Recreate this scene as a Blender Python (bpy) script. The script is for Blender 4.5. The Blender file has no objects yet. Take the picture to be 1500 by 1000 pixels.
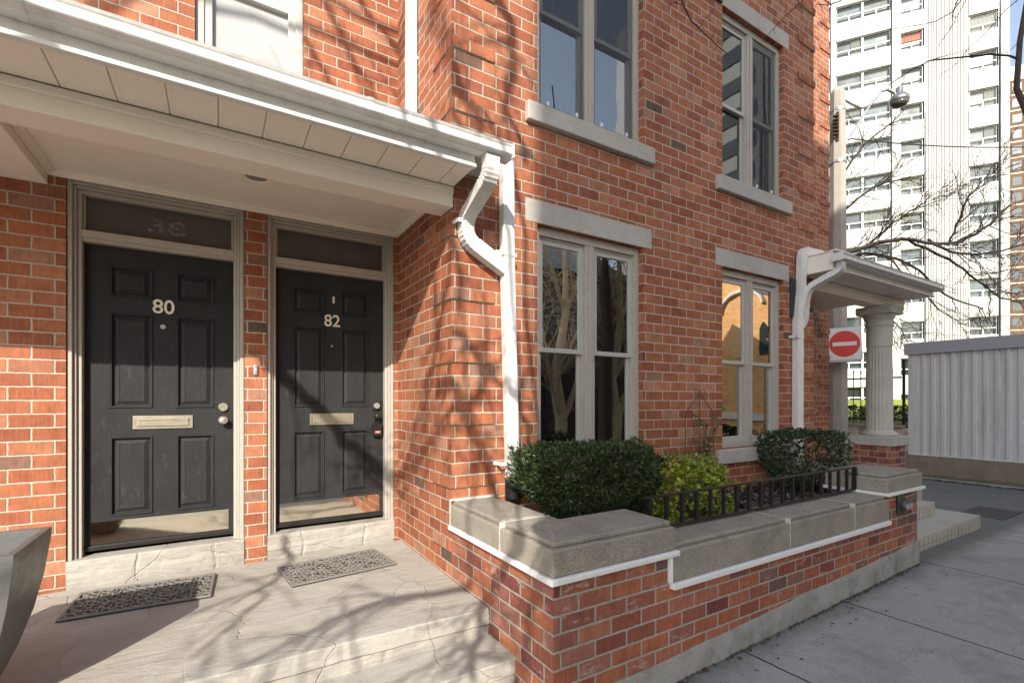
import bpy, bmesh, math, random
from mathutils import Vector, Matrix, noise
random.seed(7)
R = math.radians
S = bpy.context.scene
COL = S.collection

# ------------------------------------------------------------------ camera, world, sun
CAMH = .995
TH = R(31.4); CT, ST = math.cos(TH), math.sin(TH)
cd = bpy.data.cameras.new('camera'); cam = bpy.data.objects.new('camera', cd); COL.objects.link(cam)
cam.location = (0, 0, CAMH); cam.rotation_euler = (R(90), 0, -TH)
cd.sensor_width = 36; cd.lens = 36 * 705 / 1500; cd.shift_y = (587 - 500) / 1500
cd.clip_start = .05; cd.clip_end = 600
S.camera = cam
SUN = Vector((.625, 1, -.724)).normalized()
EXPO = 1.05; SKY = .15; SUNE = 3.55
w = bpy.data.worlds.new('World'); S.world = w; w.use_nodes = True
nt = w.node_tree; bg = nt.nodes['Background']
sk = nt.nodes.new('ShaderNodeTexSky'); sk.sky_type = 'NISHITA'; sk.sun_disc = False
sk.sun_elevation = math.asin(-SUN.z); sk.sun_rotation = math.atan2(-SUN.x, -SUN.y)
sk.air_density = 1.0; sk.dust_density = 1.5; sk.ozone_density = 1.0
hs = nt.nodes.new('ShaderNodeHueSaturation'); hs.inputs['Saturation'].default_value = .74
nt.links.new(sk.outputs[0], hs.inputs['Color']); nt.links.new(hs.outputs[0], bg.inputs[0]); bg.inputs[1].default_value = SKY
sl = bpy.data.lights.new('sun', 'SUN'); sl.energy = SUNE; sl.angle = R(.36); sl.color = (1, .93, .82)
so = bpy.data.objects.new('sun', sl); COL.objects.link(so); so.rotation_euler = SUN.to_track_quat('-Z', 'Y').to_euler()
so.location = (-10, -16, 14)
S.view_settings.view_transform = 'Standard'; S.view_settings.look = 'None'
S.view_settings.exposure = EXPO; S.view_settings.gamma = 1; S.view_settings.use_curve_mapping = False
S.cycles.max_bounces = 8; S.cycles.caustics_reflective = False; S.cycles.caustics_refractive = False

def at(u, v, d):                       # a point of the site, from its bearing and its distance
    r = (u - 750) / 705 * d
    return Vector((r * CT + d * ST, d * CT - r * ST, CAMH + (587 - v) / 705 * d))

# ------------------------------------------------------------------ materials
class G:
    def __init__(s, name):
        s.m = bpy.data.materials.new(name); s.m.use_nodes = True
        s.t = s.m.node_tree; s.b = s.t.nodes['Principled BSDF']; s.o = s.t.nodes['Material Output']
    def n(s, ty, *ins, **kw):
        x = s.t.nodes.new('ShaderNode' + ty)
        for k, v in kw.items(): setattr(x, k, v)
        for i, v in enumerate(ins):
            if v is None: continue
            s.set(x.inputs[i], v)
        return x
    def set(s, sock, v):
        if isinstance(v, bpy.types.NodeSocket): s.t.links.new(v, sock)
        elif isinstance(v, bpy.types.Node): s.t.links.new(v.outputs[0], sock)
        else: sock.default_value = v
    def m_(s, op, a, b=None, c=None):
        return s.n('Math', a, b, c, operation=op).outputs[0]
    def mix(s, f, a, b, mode='MIX'):
        x = s.n('Mix', data_type='RGBA', blend_type=mode)
        s.set(x.inputs[0], f); s.set(x.inputs[6], rgb(a)); s.set(x.inputs[7], rgb(b)); return x.outputs[2]
    def ramp(s, f, stops, interp='LINEAR'):
        x = s.n('ValToRGB', f); r = x.color_ramp; r.interpolation = interp
        while len(r.elements) > 1: r.elements.remove(r.elements[-1])
        r.elements[0].position = stops[0][0]; r.elements[0].color = rgb(stops[0][1])
        for p, c in stops[1:]:
            e = r.elements.new(p); e.color = rgb(c)
        return x.outputs[0]
    def noise(s, vec, scale, detail=4, rough=.55):
        x = s.n('TexNoise'); s.set(x.inputs['Vector'], vec); x.inputs['Scale'].default_value = scale
        x.inputs['Detail'].default_value = detail; x.inputs['Roughness'].default_value = rough; return x.outputs[0]
    def pos(s): return s.n('NewGeometry').outputs['Position']
    def obj(s): return s.n('TexCoord').outputs['Object']
    def scale(s, vec, sc):
        x = s.n('VectorMath', vec, sc, operation='MULTIPLY'); return x.outputs[0]
    def bump(s, h, dist=.005, st=1.0):
        x = s.n('Bump'); x.inputs['Strength'].default_value = st; x.inputs['Distance'].default_value = dist
        s.set(x.inputs['Height'], h); s.set(s.b.inputs['Normal'], x.outputs[0])
    def fin(s, col, rough=.6, **kw):
        s.set(s.b.inputs['Base Color'], rgb(col)); s.set(s.b.inputs['Roughness'], rough)
        for k, v in kw.items(): s.set(s.b.inputs[k], v)
        return s.m
def rgb(c): return (c[0], c[1], c[2], 1) if isinstance(c, tuple) and len(c) == 3 else c

def brick_mat(name, stops, mortar, L=.21, H=.08333, off=(0, 0), stain=None, joint=.0046, vary=.55):
    g = G(name); ge = g.n('NewGeometry'); P = ge.outputs['Position']
    p = g.n('SeparateXYZ', P); nn = g.n('SeparateXYZ', ge.outputs['True Normal'])
    isx = g.m_('GREATER_THAN', g.m_('ABSOLUTE', nn.outputs[0]), .7)
    isz = g.m_('GREATER_THAN', g.m_('ABSOLUTE', nn.outputs[2]), .7)
    wob = g.m_('MULTIPLY', g.m_('SUBTRACT', g.noise(P, 22, 2), .5), .006)
    u = g.m_('ADD', p.outputs[0], off[0])
    uy = g.m_('ADD', p.outputs[1], off[1])
    du = g.m_('SUBTRACT', uy, u)
    u = g.m_('ADD', g.m_('MULTIPLY_ADD', isx, du, u), wob)
    dv = g.m_('SUBTRACT', p.outputs[1], p.outputs[2])
    v = g.m_('ADD', g.m_('MULTIPLY_ADD', isz, dv, p.outputs[2]), wob)
    v = g.m_('DIVIDE', g.m_('ADD', v, 20.0), H)
    row = g.m_('FLOOR', v); fv = g.m_('FRACT', v)
    uu = g.m_('ADD', g.m_('DIVIDE', g.m_('ADD', u, 42.0), L), g.m_('MULTIPLY', g.m_('MODULO', row, 2), .5))
    jit = g.n('TexWhiteNoise', row, noise_dimensions='1D')
    uu = g.m_('ADD', uu, g.m_('MULTIPLY', jit.outputs[0], .06))
    colm = g.m_('FLOOR', uu); fu = g.m_('FRACT', uu)
    d1 = g.m_('MULTIPLY', g.m_('MINIMUM', fu, g.m_('SUBTRACT', 1, fu)), L)
    d2 = g.m_('MULTIPLY', g.m_('MINIMUM', fv, g.m_('SUBTRACT', 1, fv)), H)
    d = g.m_('ADD', g.m_('MINIMUM', d1, d2), g.m_('MULTIPLY', g.m_('SUBTRACT', g.noise(P, 70, 4, .7), .5), .0075))
    bf = g.n('MapRange', d, joint - .0012, joint + .0016, 0, 1, interpolation_type='SMOOTHSTEP').outputs[0]
    cell = g.n('CombineXYZ', colm, row, g.m_('MULTIPLY', isx, 3.7))
    wn = g.n('TexWhiteNoise', cell, noise_dimensions='3D'); r1 = wn.outputs[0]
    base = g.ramp(r1, stops, 'LINEAR')
    ng = g.n('VectorMath', P, cell, operation='ADD').outputs[0]
    drag = g.noise(g.scale(ng, (70, 70, 7)), 1, 4, .6)
    blot = g.noise(ng, 14, 4, .6)
    fac = g.m_('ADD', g.m_('MULTIPLY_ADD', drag, 1.4 * vary, 1 - .7 * vary), g.m_('MULTIPLY', g.m_('SUBTRACT', blot, .5), 1.6 * vary))
    base = g.mix(1, base, g.n('CombineColor', fac, fac, fac).outputs[0], 'MULTIPLY')
    # scrape marks left by the mould, fire marks and pits
    scr = g.n('MapRange', g.noise(g.scale(ng, (95, 95, 5)), 1, 5, .7), .56, .74, 0, .42).outputs[0]
    base = g.mix(scr, base, (.44, .25, .17))
    dk = g.n('MapRange', g.noise(g.scale(ng, (40, 40, 9)), 1, 5, .7), .60, .76, 0, .5).outputs[0]
    base = g.mix(dk, base, (.13, .06, .042))
    pit = g.n('MapRange', g.noise(P, 160, 2), .70, .76, 0, .5).outputs[0]
    base = g.mix(pit, base, (.09, .05, .04))
    if stain:
        z = p.outputs[2]
        sf = g.n('MapRange', g.noise(g.scale(P, (1, 1, 2.2)), 7, 6, .7), stain[0], stain[0] + .14, 0, stain[1]).outputs[0]
        base = g.mix(sf, base, (.55, .50, .47))
    mn = g.noise(P, 60, 4, .7)
    mort = g.mix(mn, tuple(c * .72 for c in mortar), tuple(min(1, c * 1.22) for c in mortar))
    big = g.noise(P, .9, 3)
    big2 = g.noise(g.scale(P, (3.5, 3.5, .5)), 1, 5, .65)
    tone = g.m_('ADD', g.m_('MULTIPLY_ADD', big, .36, .62), g.m_('MULTIPLY', big2, .42))
    col = g.mix(bf, mort, base)
    col = g.mix(1, col, g.n('CombineColor', tone, tone, tone).outputs[0], 'MULTIPLY')
    h = g.m_('ADD', bf, g.m_('ADD', g.m_('MULTIPLY', drag, .22), g.m_('MULTIPLY', g.noise(P, 220, 3), .18)))
    h = g.m_('ADD', h, g.m_('MULTIPLY', r1, .25))
    g.bump(h, .006, .9)
    return g.fin(col, g.m_('MULTIPLY_ADD', bf, -.12, .9), **{'Specular IOR Level': .3})

RED = [(0, (.22, .064, .032)), (.14, (.35, .128, .062)), (.30, (.26, .078, .038)), (.46, (.40, .165, .085)), (.60, (.29, .090, .042)), (.74, (.36, .125, .060)), (.86, (.24, .072, .040)), (.93, (.40, .19, .11)), (.97, (.31, .16, .105)), (.993, (.17, .095, .065)), (1, (.10, .065, .048))]
MIXED = [(0, (.33, .115, .055)), (.2, (.29, .092, .05)), (.36, (.16, .045, .038)), (.42, (.36, .135, .07)), (.62, (.31, .11, .068)), (.72, (.14, .038, .035)), (.80, (.30, .125, .09)), (.9, (.12, .072, .065)), (1, (.26, .085, .052))]
M = {}
M['brick'] = brick_mat('red_brick', RED, (.47, .41, .33), off=(.02, -.062))
M['brick_mixed'] = brick_mat('mixed_red_brick', MIXED, (.36, .325, .27), off=(.0, .02), stain=(.575, .55), joint=.0058)
M['brick_pale'] = brick_mat('pale_beige_brick', [(0, (.55, .46, .36)), (.5, (.62, .54, .44)), (1, (.48, .40, .32))], (.30, .26, .22), L=.30, H=.095)
M['brick_orange'] = brick_mat('orange_brick', [(0, (.78, .42, .16)), (.5, (.84, .50, .20)), (1, (.72, .36, .13))], (.8, .66, .45))

def simple(name, col, rough=.5, var=.12, sc=6, bump=0, bsc=60, metal=0, spec=.5, dirt=None):
    g = G(name); P = g.obj()
    n1 = g.noise(P, sc, 5, .6)
    a = tuple(c * (1 - var) for c in col); b = tuple(min(1, c * (1 + var)) for c in col)
    c = g.mix(n1, a, b)
    if dirt:
        f = g.n('MapRange', g.noise(g.scale(P, dirt[3] if len(dirt) > 3 else (1, 1, 1)), dirt[2], 6, .68), dirt[0], dirt[0] + .2, 0, dirt[1]).outputs[0]
        c = g.mix(f, c, tuple(x * .45 for x in col))
    if bump: g.bump(g.noise(P, bsc, 4), bump, .8)
    rr = g.m_('MULTIPLY_ADD', g.noise(P, sc * 3, 4), .25, max(.02, rough - .12))
    return g.fin(c, rr, Metallic=metal, **{'Specular IOR Level': spec})

M['white'] = simple('white_painted_metal', (.72, .71, .68), .42, .05, 5, .0006, 30, dirt=(.50, .32, 7, (2, 2, .5)))
M['soffit'] = simple('offwhite_soffit_paint', (.84, .775, .67), .5, .04, 3, .0008, 25, dirt=(.6, .25, 5))
M['frame'] = simple('grey_beige_paint', (.42, .385, .335), .45, .06, 8, .0008, 40, dirt=(.55, .35, 12))
M['sash'] = simple('grey_sash_paint', (.43, .43, .40), .42, .06, 8, .0005, 40, dirt=(.58, .3, 14))
M['trim'] = simple('white_trim_paint', (.74, .74, .72), .5, .06, 10, .001, 50, dirt=(.60, .45, 20))
M['black_iron'] = simple('black_iron_paint', (.016, .014, .013), .42, .3, 20, .0008, 120)
M['brass'] = simple('worn_silver_brass', (.62, .56, .44), .34, .15, 30, .0006, 80, metal=.8)
M['number'] = simple('cream_metal_numeral', (.80, .74, .60), .4, .05, 30, metal=.15)
M['steel'] = simple('polished_brassy_steel', (.80, .72, .58), .09, .08, 14, metal=1, dirt=(.56, .4, 40))
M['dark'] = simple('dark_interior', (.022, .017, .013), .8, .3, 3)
M['rubber'] = simple('black_rubber', (.050, .046, .042), .6, .2, 20)
M['rubber_top'] = simple('grey_raised_rubber', (.19, .178, .16), .65, .25, 14, .0008, 80)  # border and scrolls, lighter grey than the mat backing
M['blackplastic'] = simple('black_corrugated_plastic', (.018, .018, .019), .45, .2, 30)
M['bark'] = simple('grey_brown_bark', (.075, .058, .048), .9, .35, 9, .004, 40)
M['twig'] = simple('brown_twig', (.028, .020, .017), .85, .3, 5)
M['stem'] = simple('brown_stem', (.085, .06, .042), .85, .3, 20)
M['vent'] = simple('dark_slate_vent', (.022, .030, .034), .4, .25, 20)
M['copper'] = simple('verdigris_lamp', (.045, .050, .045), .5, .4, 30)
M['polecon'] = simple('pole_concrete', (.36, .33, .29), .85, .14, 6, .003, 70, dirt=(.52, .45, 4, (3, 3, .5)))
M['galv'] = simple('galvanised_metal', (.42, .42, .42), .42, .12, 8, metal=.6)
M['lampbowl'] = simple('lamp_reflector', (.30, .30, .31), .3, .3, 10, metal=.7)
M['corr'] = simple('corrugated_grey_metal', (.62, .615, .60), .5, .06, 3, bump=.006, bsc=2.2, dirt=(.50, .5, 5, (1, 1.6, .12)))
M['corrtop'] = simple('grey_metal_fascia', (.36, .36, .39), .5, .05, 4)
M['footing'] = simple('stained_footing', (.26, .215, .165), .9, .25, 4, .006, 30, dirt=(.5, .5, 3))
M['curtain'] = simple('white_curtain', (.27, .27, .25), .9, .2, 12, spec=.1)
M['redcurtain'] = simple('orange_red_curtain', (.55, .17, .09), .9, .2, 12, spec=.1)
M['brown_brick'] = simple('brown_brick_far', (.14, .080, .042), .9, .1, 3)
M['parapet'] = simple('pale_parapet', (.62, .56, .48), .8, .08, 2)
M['potmat'] = simple('grey_pot', (.105, .105, .10), .42, .18, 5, .001, 60, dirt=(.58, .3, 6))
M['soil'] = simple('dark_soil', (.06, .045, .035), .95, .4, 20, .02, 50)
M['lens'] = simple('frosted_lens', (.22, .20, .17), .35, .05, 8)
M['shade'] = simple('cream_slats', (.78, .70, .52), .6, .08, 30)
M['redpaint'] = simple('traffic_red', (.62, .030, .022), .4, .08, 20)
M['signwhite'] = simple('sign_white', (.74, .74, .73), .4, .05, 20)
M['litter'] = simple('dry_leaf', (.085, .056, .036), .9, .4, 30)
M['plas'] = simple('pale_blue_plastic', (.60, .69, .74), .4, .1, 20)
M['glass_dark'] = simple('transom_glass', (.085, .078, .070), .10, .25, 5)
M['etch'] = simple('etched_glass', (.17, .165, .158), .5, .6, 22)
M['roofmetal'] = simple('white_roof_metal', (.66, .65, .62), .45, .08, 6, dirt=(.5, .3, 6))
def steelm():
    g = G('polished_kick_plate'); P = g.pos(); n1 = g.noise(P, 60, 5, .75)
    sc = g.n('MapRange', g.noise(P, 150, 3), .62, .72, 0, .7).outputs[0]
    c = g.mix(sc, (.86, .78, .64), (.36, .32, .26)); g.bump(g.noise(P, 2.2, 2), .004, .25)
    return g.fin(c, g.n('MapRange', n1, .45, .75, .03, .16).outputs[0], Metallic=1.0)
M['steel'] = steelm()
M['red_sticker'] = simple('faded_label', (.42, .22, .18), .6, .1, 40)

M['bark_tan'] = simple('tan_bark', (.52, .40, .24), .9, .5, 6, .004, 40)
M['twig_tan'] = simple('tan_twig', (.42, .34, .22), .85, .3, 5)
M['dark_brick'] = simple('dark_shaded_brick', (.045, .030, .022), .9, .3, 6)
def concrete(name, col, rough=.88, speck=.5, bump=.004, stain=.45, sc=1.0):
    g = G(name); P = g.pos()
    f = g.noise(P, 260 * sc, 2, .5); m = g.noise(P, 5 * sc, 7, .68); l = g.noise(P, 1.3 * sc, 4)
    c = g.mix(g.n('MapRange', f, .35, .68, 0, 1).outputs[0], tuple(x * (1 - speck) for x in col), tuple(min(1, x * (1 + speck * .55)) for x in col))
    c = g.mix(g.n('MapRange', m, .45, .72, 0, stain).outputs[0], c, tuple(x * .38 for x in col))
    t = g.m_('MULTIPLY_ADD', l, .36, .82)
    c = g.mix(1, c, g.n('CombineColor', t, t, t).outputs[0], 'MULTIPLY')
    g.bump(g.m_('ADD', f, g.m_('MULTIPLY', g.noise(P, 40, 4), .6)), bump, .8)
    return g.fin(c, rough, **{'Specular IOR Level': .3})
M['cap'] = concrete('coping_concrete', (.36, .325, .265), stain=.55)
M['lintel'] = concrete('lintel_stone', (.47, .445, .40), speck=.22, bump=.0015, stain=.25)
M['base'] = concrete('wall_footing_concrete', (.33, .32, .285), speck=.35, stain=.75)
M['stepcon'] = concrete('pale_step_concrete', (.50, .47, .41), speck=.25, stain=.3)
M['column'] = concrete('column_stone', (.50, .475, .42), speck=.15, bump=.0015, stain=.2)

def pavement(name, joints):
    g = G(name); P = g.pos(); p = g.n('SeparateXYZ', P)
    f = g.noise(P, 240, 2, .5); m = g.noise(P, 3.2, 8, .72); l = g.noise(P, .8, 4)
    c = g.mix(g.n('MapRange', f, .36, .66, 0, 1).outputs[0], (.235, .234, .212), (.42, .418, .385))
    c = g.mix(g.n('MapRange', m, .46, .70, 0, .65).outputs[0], c, (.15, .148, .14))
    spot = g.n('MapRange', g.noise(P, 26, 2), .70, .735, 0, .5).outputs[0]
    c = g.mix(spot, c, (.09, .088, .085))
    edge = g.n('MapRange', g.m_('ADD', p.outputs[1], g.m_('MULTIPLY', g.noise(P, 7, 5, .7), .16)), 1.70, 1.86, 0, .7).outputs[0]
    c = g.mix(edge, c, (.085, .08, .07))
    t = g.m_('MULTIPLY_ADD', l, .5, .75)
    c = g.mix(1, c, g.n('CombineColor', t, t, t).outputs[0], 'MULTIPLY')
    wob = g.m_('MULTIPLY', g.m_('SUBTRACT', g.noise(P, 9, 3), .5), .018)
    jx = None
    for ax, val in joints:
        d = g.m_('ABSOLUTE', g.m_('ADD', g.m_('SUBTRACT', p.outputs[ax], val), wob))
        k = g.n('MapRange', d, .004, .009, 1, 0).outputs[0]
        jx = k if jx is None else g.m_('MAXIMUM', jx, k)
    v = g.n('TexVoronoi', feature='DISTANCE_TO_EDGE'); g.set(v.inputs['Vector'], g.n('VectorMath', P, g.scale(g.n('TexNoise', P, None, 3.0).outputs[1], (.5, .5, .5)), operation='ADD').outputs[0]); v.inputs['Scale'].default_value = .42
    ck = g.n('MapRange', v.outputs[0], .0, .0025, .22, 0).outputs[0]
    jj = g.m_('MAXIMUM', jx, ck) if jx is not None else ck
    c = g.mix(jj, c, (.045, .042, .038))
    g.bump(g.m_('SUBTRACT', g.m_('MULTIPLY', f, .35), g.m_('MULTIPLY', jj, 1.3)), .006, .8)
    return g.fin(c, .9, **{'Specular IOR Level': .25})
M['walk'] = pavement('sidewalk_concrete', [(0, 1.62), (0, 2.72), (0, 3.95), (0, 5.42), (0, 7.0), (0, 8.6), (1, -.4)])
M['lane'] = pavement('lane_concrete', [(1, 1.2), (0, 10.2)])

def flag(name):
    g = G(name); P = g.pos(); p = g.n('SeparateXYZ', P)
    wv = g.scale(g.n('VectorMath', g.n('TexNoise', P, None, 2.6, 4.0).outputs[1], (.5, .5, .5), operation='SUBTRACT').outputs[0], (.26, .26, .26))
    q = g.n('VectorMath', g.scale(P, (1, 1.25, 2.0)), wv, operation='ADD').outputs[0]
    v = g.n('TexVoronoi', feature='DISTANCE_TO_EDGE'); g.set(v.inputs['Vector'], q); v.inputs['Scale'].default_value = 1.7
    v2 = g.n('TexVoronoi'); g.set(v2.inputs['Vector'], q); v2.inputs['Scale'].default_value = 1.7
    gate = g.n('MapRange', g.noise(P, 2.2, 2), .36, .5, .15, 1).outputs[0]
    jt = g.m_('MULTIPLY', g.n('MapRange', v.outputs[0], .001, .008, 1, 0).outputs[0], gate)
    lay = g.noise(g.scale(q, (1.2, 5, 5)), 3.2, 7, .62)
    cl = g.noise(q, 6, 7, .65)
    gr = g.noise(P, 190, 3, .6)
    c = g.mix(g.m_('MULTIPLY_ADD', gr, .8, g.m_('MULTIPLY_ADD', cl, 1.0, -.4)), (.30, .28, .243), (.46, .435, .39))
    c = g.mix(g.n('MapRange', lay, .48, .74, 0, .45).outputs[0], c, (.31, .28, .24))
    cs = g.n('SeparateColor', v2.outputs['Color']).outputs[0]
    t = g.m_('MULTIPLY_ADD', cs, .14, .9)
    c = g.mix(1, c, g.n('CombineColor', t, t, t).outputs[0], 'MULTIPLY')
    st = g.n('MapRange', g.noise(P, 2.3, 8, .75), .56, .75, 0, .55).outputs[0]
    c = g.mix(st, c, (.25, .22, .185))
    c = g.mix(g.m_('MULTIPLY', jt, .38), c, (.26, .235, .205))
    h = g.m_('ADD', g.m_('MULTIPLY', lay, 1.0), g.m_('MULTIPLY', g.noise(P, 45, 5), .22))
    h = g.m_('SUBTRACT', h, g.m_('MULTIPLY', jt, .45))
    g.bump(h, .012, .7)
    return g.fin(c, .72, **{'Specular IOR Level': .4})
M['flag'] = flag('stamped_flagstone')

def etchm():
    g = G('worn_etched_glass'); P = g.pos(); f = g.n('MapRange', g.noise(P, 16, 3), .44, .60, .10, .85).outputs[0]
    t_ = g.n('BsdfTransparent'); mx = g.n('MixShader', f, t_.outputs[0], g.b.outputs[0]); g.t.links.new(mx.outputs[0], g.o.inputs[0])
    return g.fin((.26, .255, .245), .6)
M['etch'] = etchm()
def door_mat(name, seed, wear):
    g = G(name); P = g.obj()
    n1 = g.noise(g.scale(P, (6, 6, 2)), 1.5, 7, .7)
    c = g.mix(n1, (.018, .018, .0183), (.042, .042, .0425))
    sc = g.n('MapRange', g.noise(g.scale(P, (10, 10, 3)), 3, 8, .8), .56, .76, 0, wear).outputs[0]
    c = g.mix(sc, c, (.13, .128, .122))
    g.bump(g.noise(g.scale(P, (160, 160, 12)), 1, 3), .0006, .6)
    return g.fin(c, g.m_('MULTIPLY_ADD', n1, .3, .36), **{'Specular IOR Level': .14})
M['door1'] = door_mat('worn_black_door_paint', 1, .5)
M['door2'] = door_mat('black_door_paint', 2, .32)

def glass(name, ior, tint=(.9, .93, .95)):
    g = G(name); t = g.t
    fr = g.n('Fresnel'); fr.inputs['IOR'].default_value = ior
    gl = g.n('BsdfGlossy'); gl.inputs['Roughness'].default_value = .004; gl.inputs['Color'].default_value = (*tint, 1)
    bp = g.n('Bump'); bp.inputs['Strength'].default_value = .03; bp.inputs['Distance'].default_value = .02
    g.set(bp.inputs['Height'], g.noise(g.pos(), 3.0, 1)); g.set(gl.inputs['Normal'], bp.outputs[0])
    tr = g.n('BsdfTransparent'); tr.inputs['Color'].default_value = (.82, .85, .84, 1)
    mx = g.n('MixShader', fr.outputs[0], tr.outputs[0], gl.outputs[0]); t.links.new(mx.outputs[0], g.o.inputs[0])
    t.nodes.remove(g.b); return g.m
M['glass'] = glass('window_glass', 2.25)
M['glass_low'] = glass('reflective_window_glass', 3.8)
M['glass_gold'] = glass('strongly_reflective_glass', 6.5, (1, .95, .86))
M['farpane'] = glass('far_pane', 1.35)
M['farglass'] = simple('far_window_glass', (.040, .056, .062), .06, .3, .4, spec=.8)
M['farglass_blue'] = simple('far_window_glass_bluish', (.10, .14, .155), .06, .35, .5, spec=.8)

def screen():
    g = G('window_screen'); P = g.pos(); 
    n1 = g.noise(g.scale(P, (400, 60, 60)), 1, 2); n2 = g.noise(g.scale(P, (60, 60, 400)), 1, 2)
    c = g.mix(g.m_('MULTIPLY', n1, n2), (.30, .31, .31), (.68, .68, .66))
    return g.fin(c, .8)
M['screen'] = screen()

def leafm(name, a, b, c3=None, rough=.45):
    g = G(name); ge = g.n('NewGeometry'); r = ge.outputs['Random Per Island']
    st = [(0, a), (.7, b), (1, c3 or b)]
    c = g.ramp(r, st)
    n = g.noise(ge.outputs['Position'], 9, 3)
    t = g.m_('MULTIPLY_ADD', n, .9, .55)
    c = g.mix(1, c, g.n('CombineColor', t, t, t).outputs[0], 'MULTIPLY')
    return g.fin(c, rough, **{'Specular IOR Level': .4})
M['yew'] = leafm('yew_needles', (.014, .027, .009), (.036, .062, .017), (.085, .115, .035))
M['box'] = leafm('box_leaves', (.012, .025, .009), (.030, .056, .017), (.07, .10, .03))
M['lime'] = leafm('lime_leaves', (.09, .15, .018), (.24, .29, .03), (.40, .38, .05))
M['vine'] = leafm('vine_leaves', (.05, .08, .025), (.13, .16, .06), (.20, .15, .08))
M['bgleaf'] = leafm('hedge_leaves', (.04, .07, .02), (.12, .15, .04), (.25, .22, .05))

def mulch():
    g = G('mulch'); P = g.pos(); r = g.n('NewGeometry').outputs['Random Per Island']
    c = g.ramp(r, [(0, (.018, .013, .010)), (.5, (.05, .036, .027)), (.85, (.11, .085, .065)), (1, (.24, .19, .15))])
    return g.fin(c, .9)
M['mulch'] = mulch()
def grassm():
    g = G('grass'); P = g.pos()
    c = g.mix(g.noise(P, 5, 5), (.20, .27, .02), (.42, .42, .05)); return g.fin(c, .9)
M['grass'] = grassm()
def verge():
    g = G('verge_earth'); P = g.pos()
    c = g.mix(g.n('MapRange', g.noise(P, 2.2, 7, .7), .42, .6, 0, 1).outputs[0], (.14, .11, .08), (.085, .105, .035))
    g.bump(g.noise(P, 40, 5), .02, .8); return g.fin(c, .95)
M['verge'] = verge()
def flutem():
    g = G('white_tower_paint'); P = g.obj()
    c = g.mix(g.noise(P, .5, 5), (.46, .455, .435), (.54, .535, .515))
    d = g.n('MapRange', g.noise(g.scale(P, (2, 2, .12)), 2.2, 5, .7), .55, .8, 0, .28).outputs[0]
    return g.fin(g.mix(d, c, (.5, .48, .45)), .8)
M['tower'] = flutem()
def asph():
    g = G('asphalt'); P = g.pos()
    c = g.mix(g.noise(P, 200, 3), (.035, .035, .036), (.085, .085, .085)); return g.fin(c, .9)
M['asphalt'] = asph()

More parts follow.
